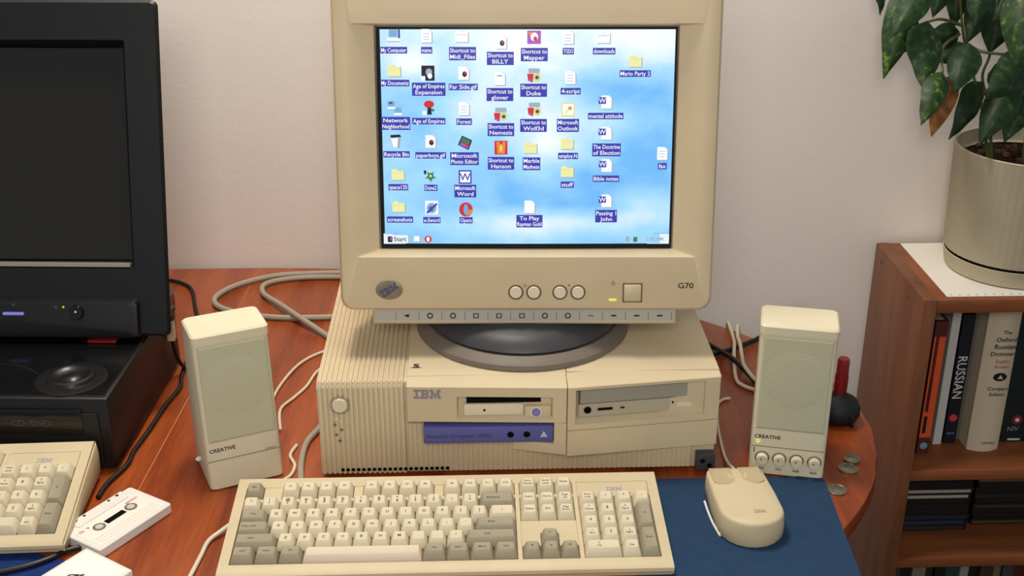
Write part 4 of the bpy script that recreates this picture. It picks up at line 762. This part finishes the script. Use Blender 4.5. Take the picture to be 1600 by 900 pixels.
lf_a = leaf_mat('leaf_green', (34, 58, 29), (72, 92, 40), (22, 42, 21), .66); lf_v = leaf_mat('leaf_variegated', (40, 68, 30), (116, 130, 54), (25, 47, 21), .64); lf_b = leaf_mat('leaf_brown', (132, 86, 42), (150, 106, 56), (98, 62, 32), .6)
def leaf(B, Tp, w_, m, fold=.28, droop=.10, side=None):
    B, Tp = Vector(B), Vector(Tp); ax = Tp-B; Ln = ax.length; ax.normalize(); Ln *= 1.08
    nrm = Vector((random.uniform(-.5, .3), -1, random.uniform(.0, .5))); nrm = (nrm-ax*nrm.dot(ax)).normalized(); sd = ax.cross(nrm).normalized()
    g = G(); N, C = 12, 6; vs = []; fs = []; tw = random.uniform(-.35, .35)
    for j in range(N+1):
        t = j/N; prof = 2.45*t**.55*(1-t)**1.1+.010+.05*math.sin(t*9+w_*700)*t*(1-t); wave = .0012*math.sin(t*17+w_*300)
        for i in range(C+1):
            s = -1+2*i/C; q = tw*t; off = sd*math.cos(q)+nrm*math.sin(q)
            p = B+ax*Ln*t+off*(s*w_*.58*prof)-nrm*(abs(s)**1.3*w_*fold*prof)+nrm*(droop*Ln*math.sin(PI*t)*.9)+nrm*(wave*abs(s)); vs.append(tuple(p-PO))
    for j in range(N):
        for i in range(C): a = j*(C+1)+i; fs.append([a, a+1, a+C+2, a+C+1])
    nv = len(vs); g.add(vs, fs); vs2 = [tuple(Vector(v)-nrm*.0006) for v in vs]; g.add(vs2, [f[::-1] for f in fs])
    return g.obj('leaf', m, pl, angle=70)
PO = Vector((.8165, 1.690, .0302))
LEAVES = [((0.614, 1.7, 0.454), (0.579, 1.66, 0.34), 0.048, 1), ((0.576, 1.72, 0.464), (0.575, 1.7, 0.415), 0.024, 0), ((0.621, 1.66, 0.457), (0.573, 1.63, 0.401), 0.041, 1), ((0.632, 1.67, 0.409), (0.62, 1.62, 0.331), 0.052, 1),
    ((0.635, 1.72, 0.401), (0.607, 1.7, 0.356), 0.037, 0), ((0.692, 1.7, 0.387), (0.64, 1.7, 0.369), 0.038, 0), ((0.644, 1.62, 0.35), (0.61, 1.58, 0.291), 0.035, 1), ((0.672, 1.66, 0.334), (0.650, 1.64, 0.257), 0.036, 2),
    ((0.692, 1.66, 0.379), (0.666, 1.62, 0.326), 0.046, 0), ((0.728, 1.68, 0.32), (0.682, 1.65, 0.25), 0.043, 0), ((0.764, 1.66, 0.327), (0.713, 1.62, 0.251), 0.048, 0), ((0.773, 1.64, 0.368), (0.704, 1.6, 0.32), 0.055, 0),
    ((0.724, 1.7, 0.445), (0.697, 1.68, 0.38), 0.041, 0), ((0.761, 1.72, 0.436), (0.74, 1.7, 0.361), 0.056, 0), ((0.745, 1.62, 0.467), (0.725, 1.58, 0.373), 0.060, 1), ((0.702, 1.68, 0.453), (0.696, 1.66, 0.406), 0.030, 0),
    ((0.69, 1.72, 0.455), (0.686, 1.71, 0.394), 0.031, 0), ((0.81, 1.72, 0.288), (0.784, 1.7, 0.228), 0.041, 0), ((0.722, 1.73, 0.357), (0.674, 1.72, 0.341), 0.031, 0), ((0.807, 1.68, 0.417), (0.77, 1.64, 0.318), 0.055, 0), ((0.768, 1.74, 0.331), (0.813, 1.72, 0.268), 0.046, 0),
    ((0.83, 1.66, 0.44), (0.82, 1.60, 0.35), .06, 1), ((0.86, 1.70, 0.40), (0.93, 1.66, 0.31), .06, 0), ((0.88, 1.72, 0.33), (0.95, 1.70, 0.25), .05, 0), ((0.79, 1.66, 0.47), (0.80, 1.62, 0.40), .05, 0), ((0.67, 1.70, 0.50), (0.64, 1.67, 0.42), .05, 0)]
for (B, Tp, w_, k) in LEAVES: leaf(B, Tp, w_, (lf_a, lf_v, lf_b)[k])
STEMS = [[(0.761, 1.69, 0.19), (0.74, 1.68, 0.256), (0.726, 1.68, 0.299), (0.705, 1.69, 0.352), (0.694, 1.7, 0.396), (0.682, 1.71, 0.465)], [(0.7, 1.69, 0.372), (0.716, 1.68, 0.364), (0.739, 1.67, 0.362), (0.78, 1.66, 0.363), (.80, 1.66, .37)],
    [(0.769, 1.7, 0.19), (0.752, 1.7, 0.274), (0.739, 1.71, 0.319), (0.745, 1.71, 0.357), (0.746, 1.72, 0.445)], [(0.811, 1.69, 0.19), (0.80, 1.68, 0.326), (0.79, 1.66, 0.47)], [(0.694, 1.7, 0.396), (0.658, 1.69, 0.407), (0.633, 1.68, 0.404)],
    [(0.69, 1.695, 0.385), (0.663, 1.68, 0.369), (0.648, 1.63, 0.347)], [(0.688, 1.71, 0.43), (0.66, 1.70, .452), (0.627, 1.7, 0.458), (0.614, 1.7, 0.454)], [(.84, 1.70, .19), (.85, 1.70, .32), (.86, 1.70, .40)], [(.85, 1.70, .19), (.87, 1.72, .28), (.88, 1.72, .33)], [(0.682, 1.71, 0.465), (.672, 1.70, .50)],
    [(.726, 1.68, .299), (.75, 1.665, .325), (.764, 1.66, .327)]]
stem_m = mat('stem_green', (92, 104, 50), .5, .3, var=.25, scale=60)
for s in STEMS: G().tube([tuple(Vector(p)-PO) for p in s], lambda t: .0026-.0009*t, 7).obj('stem', stem_m, pl)
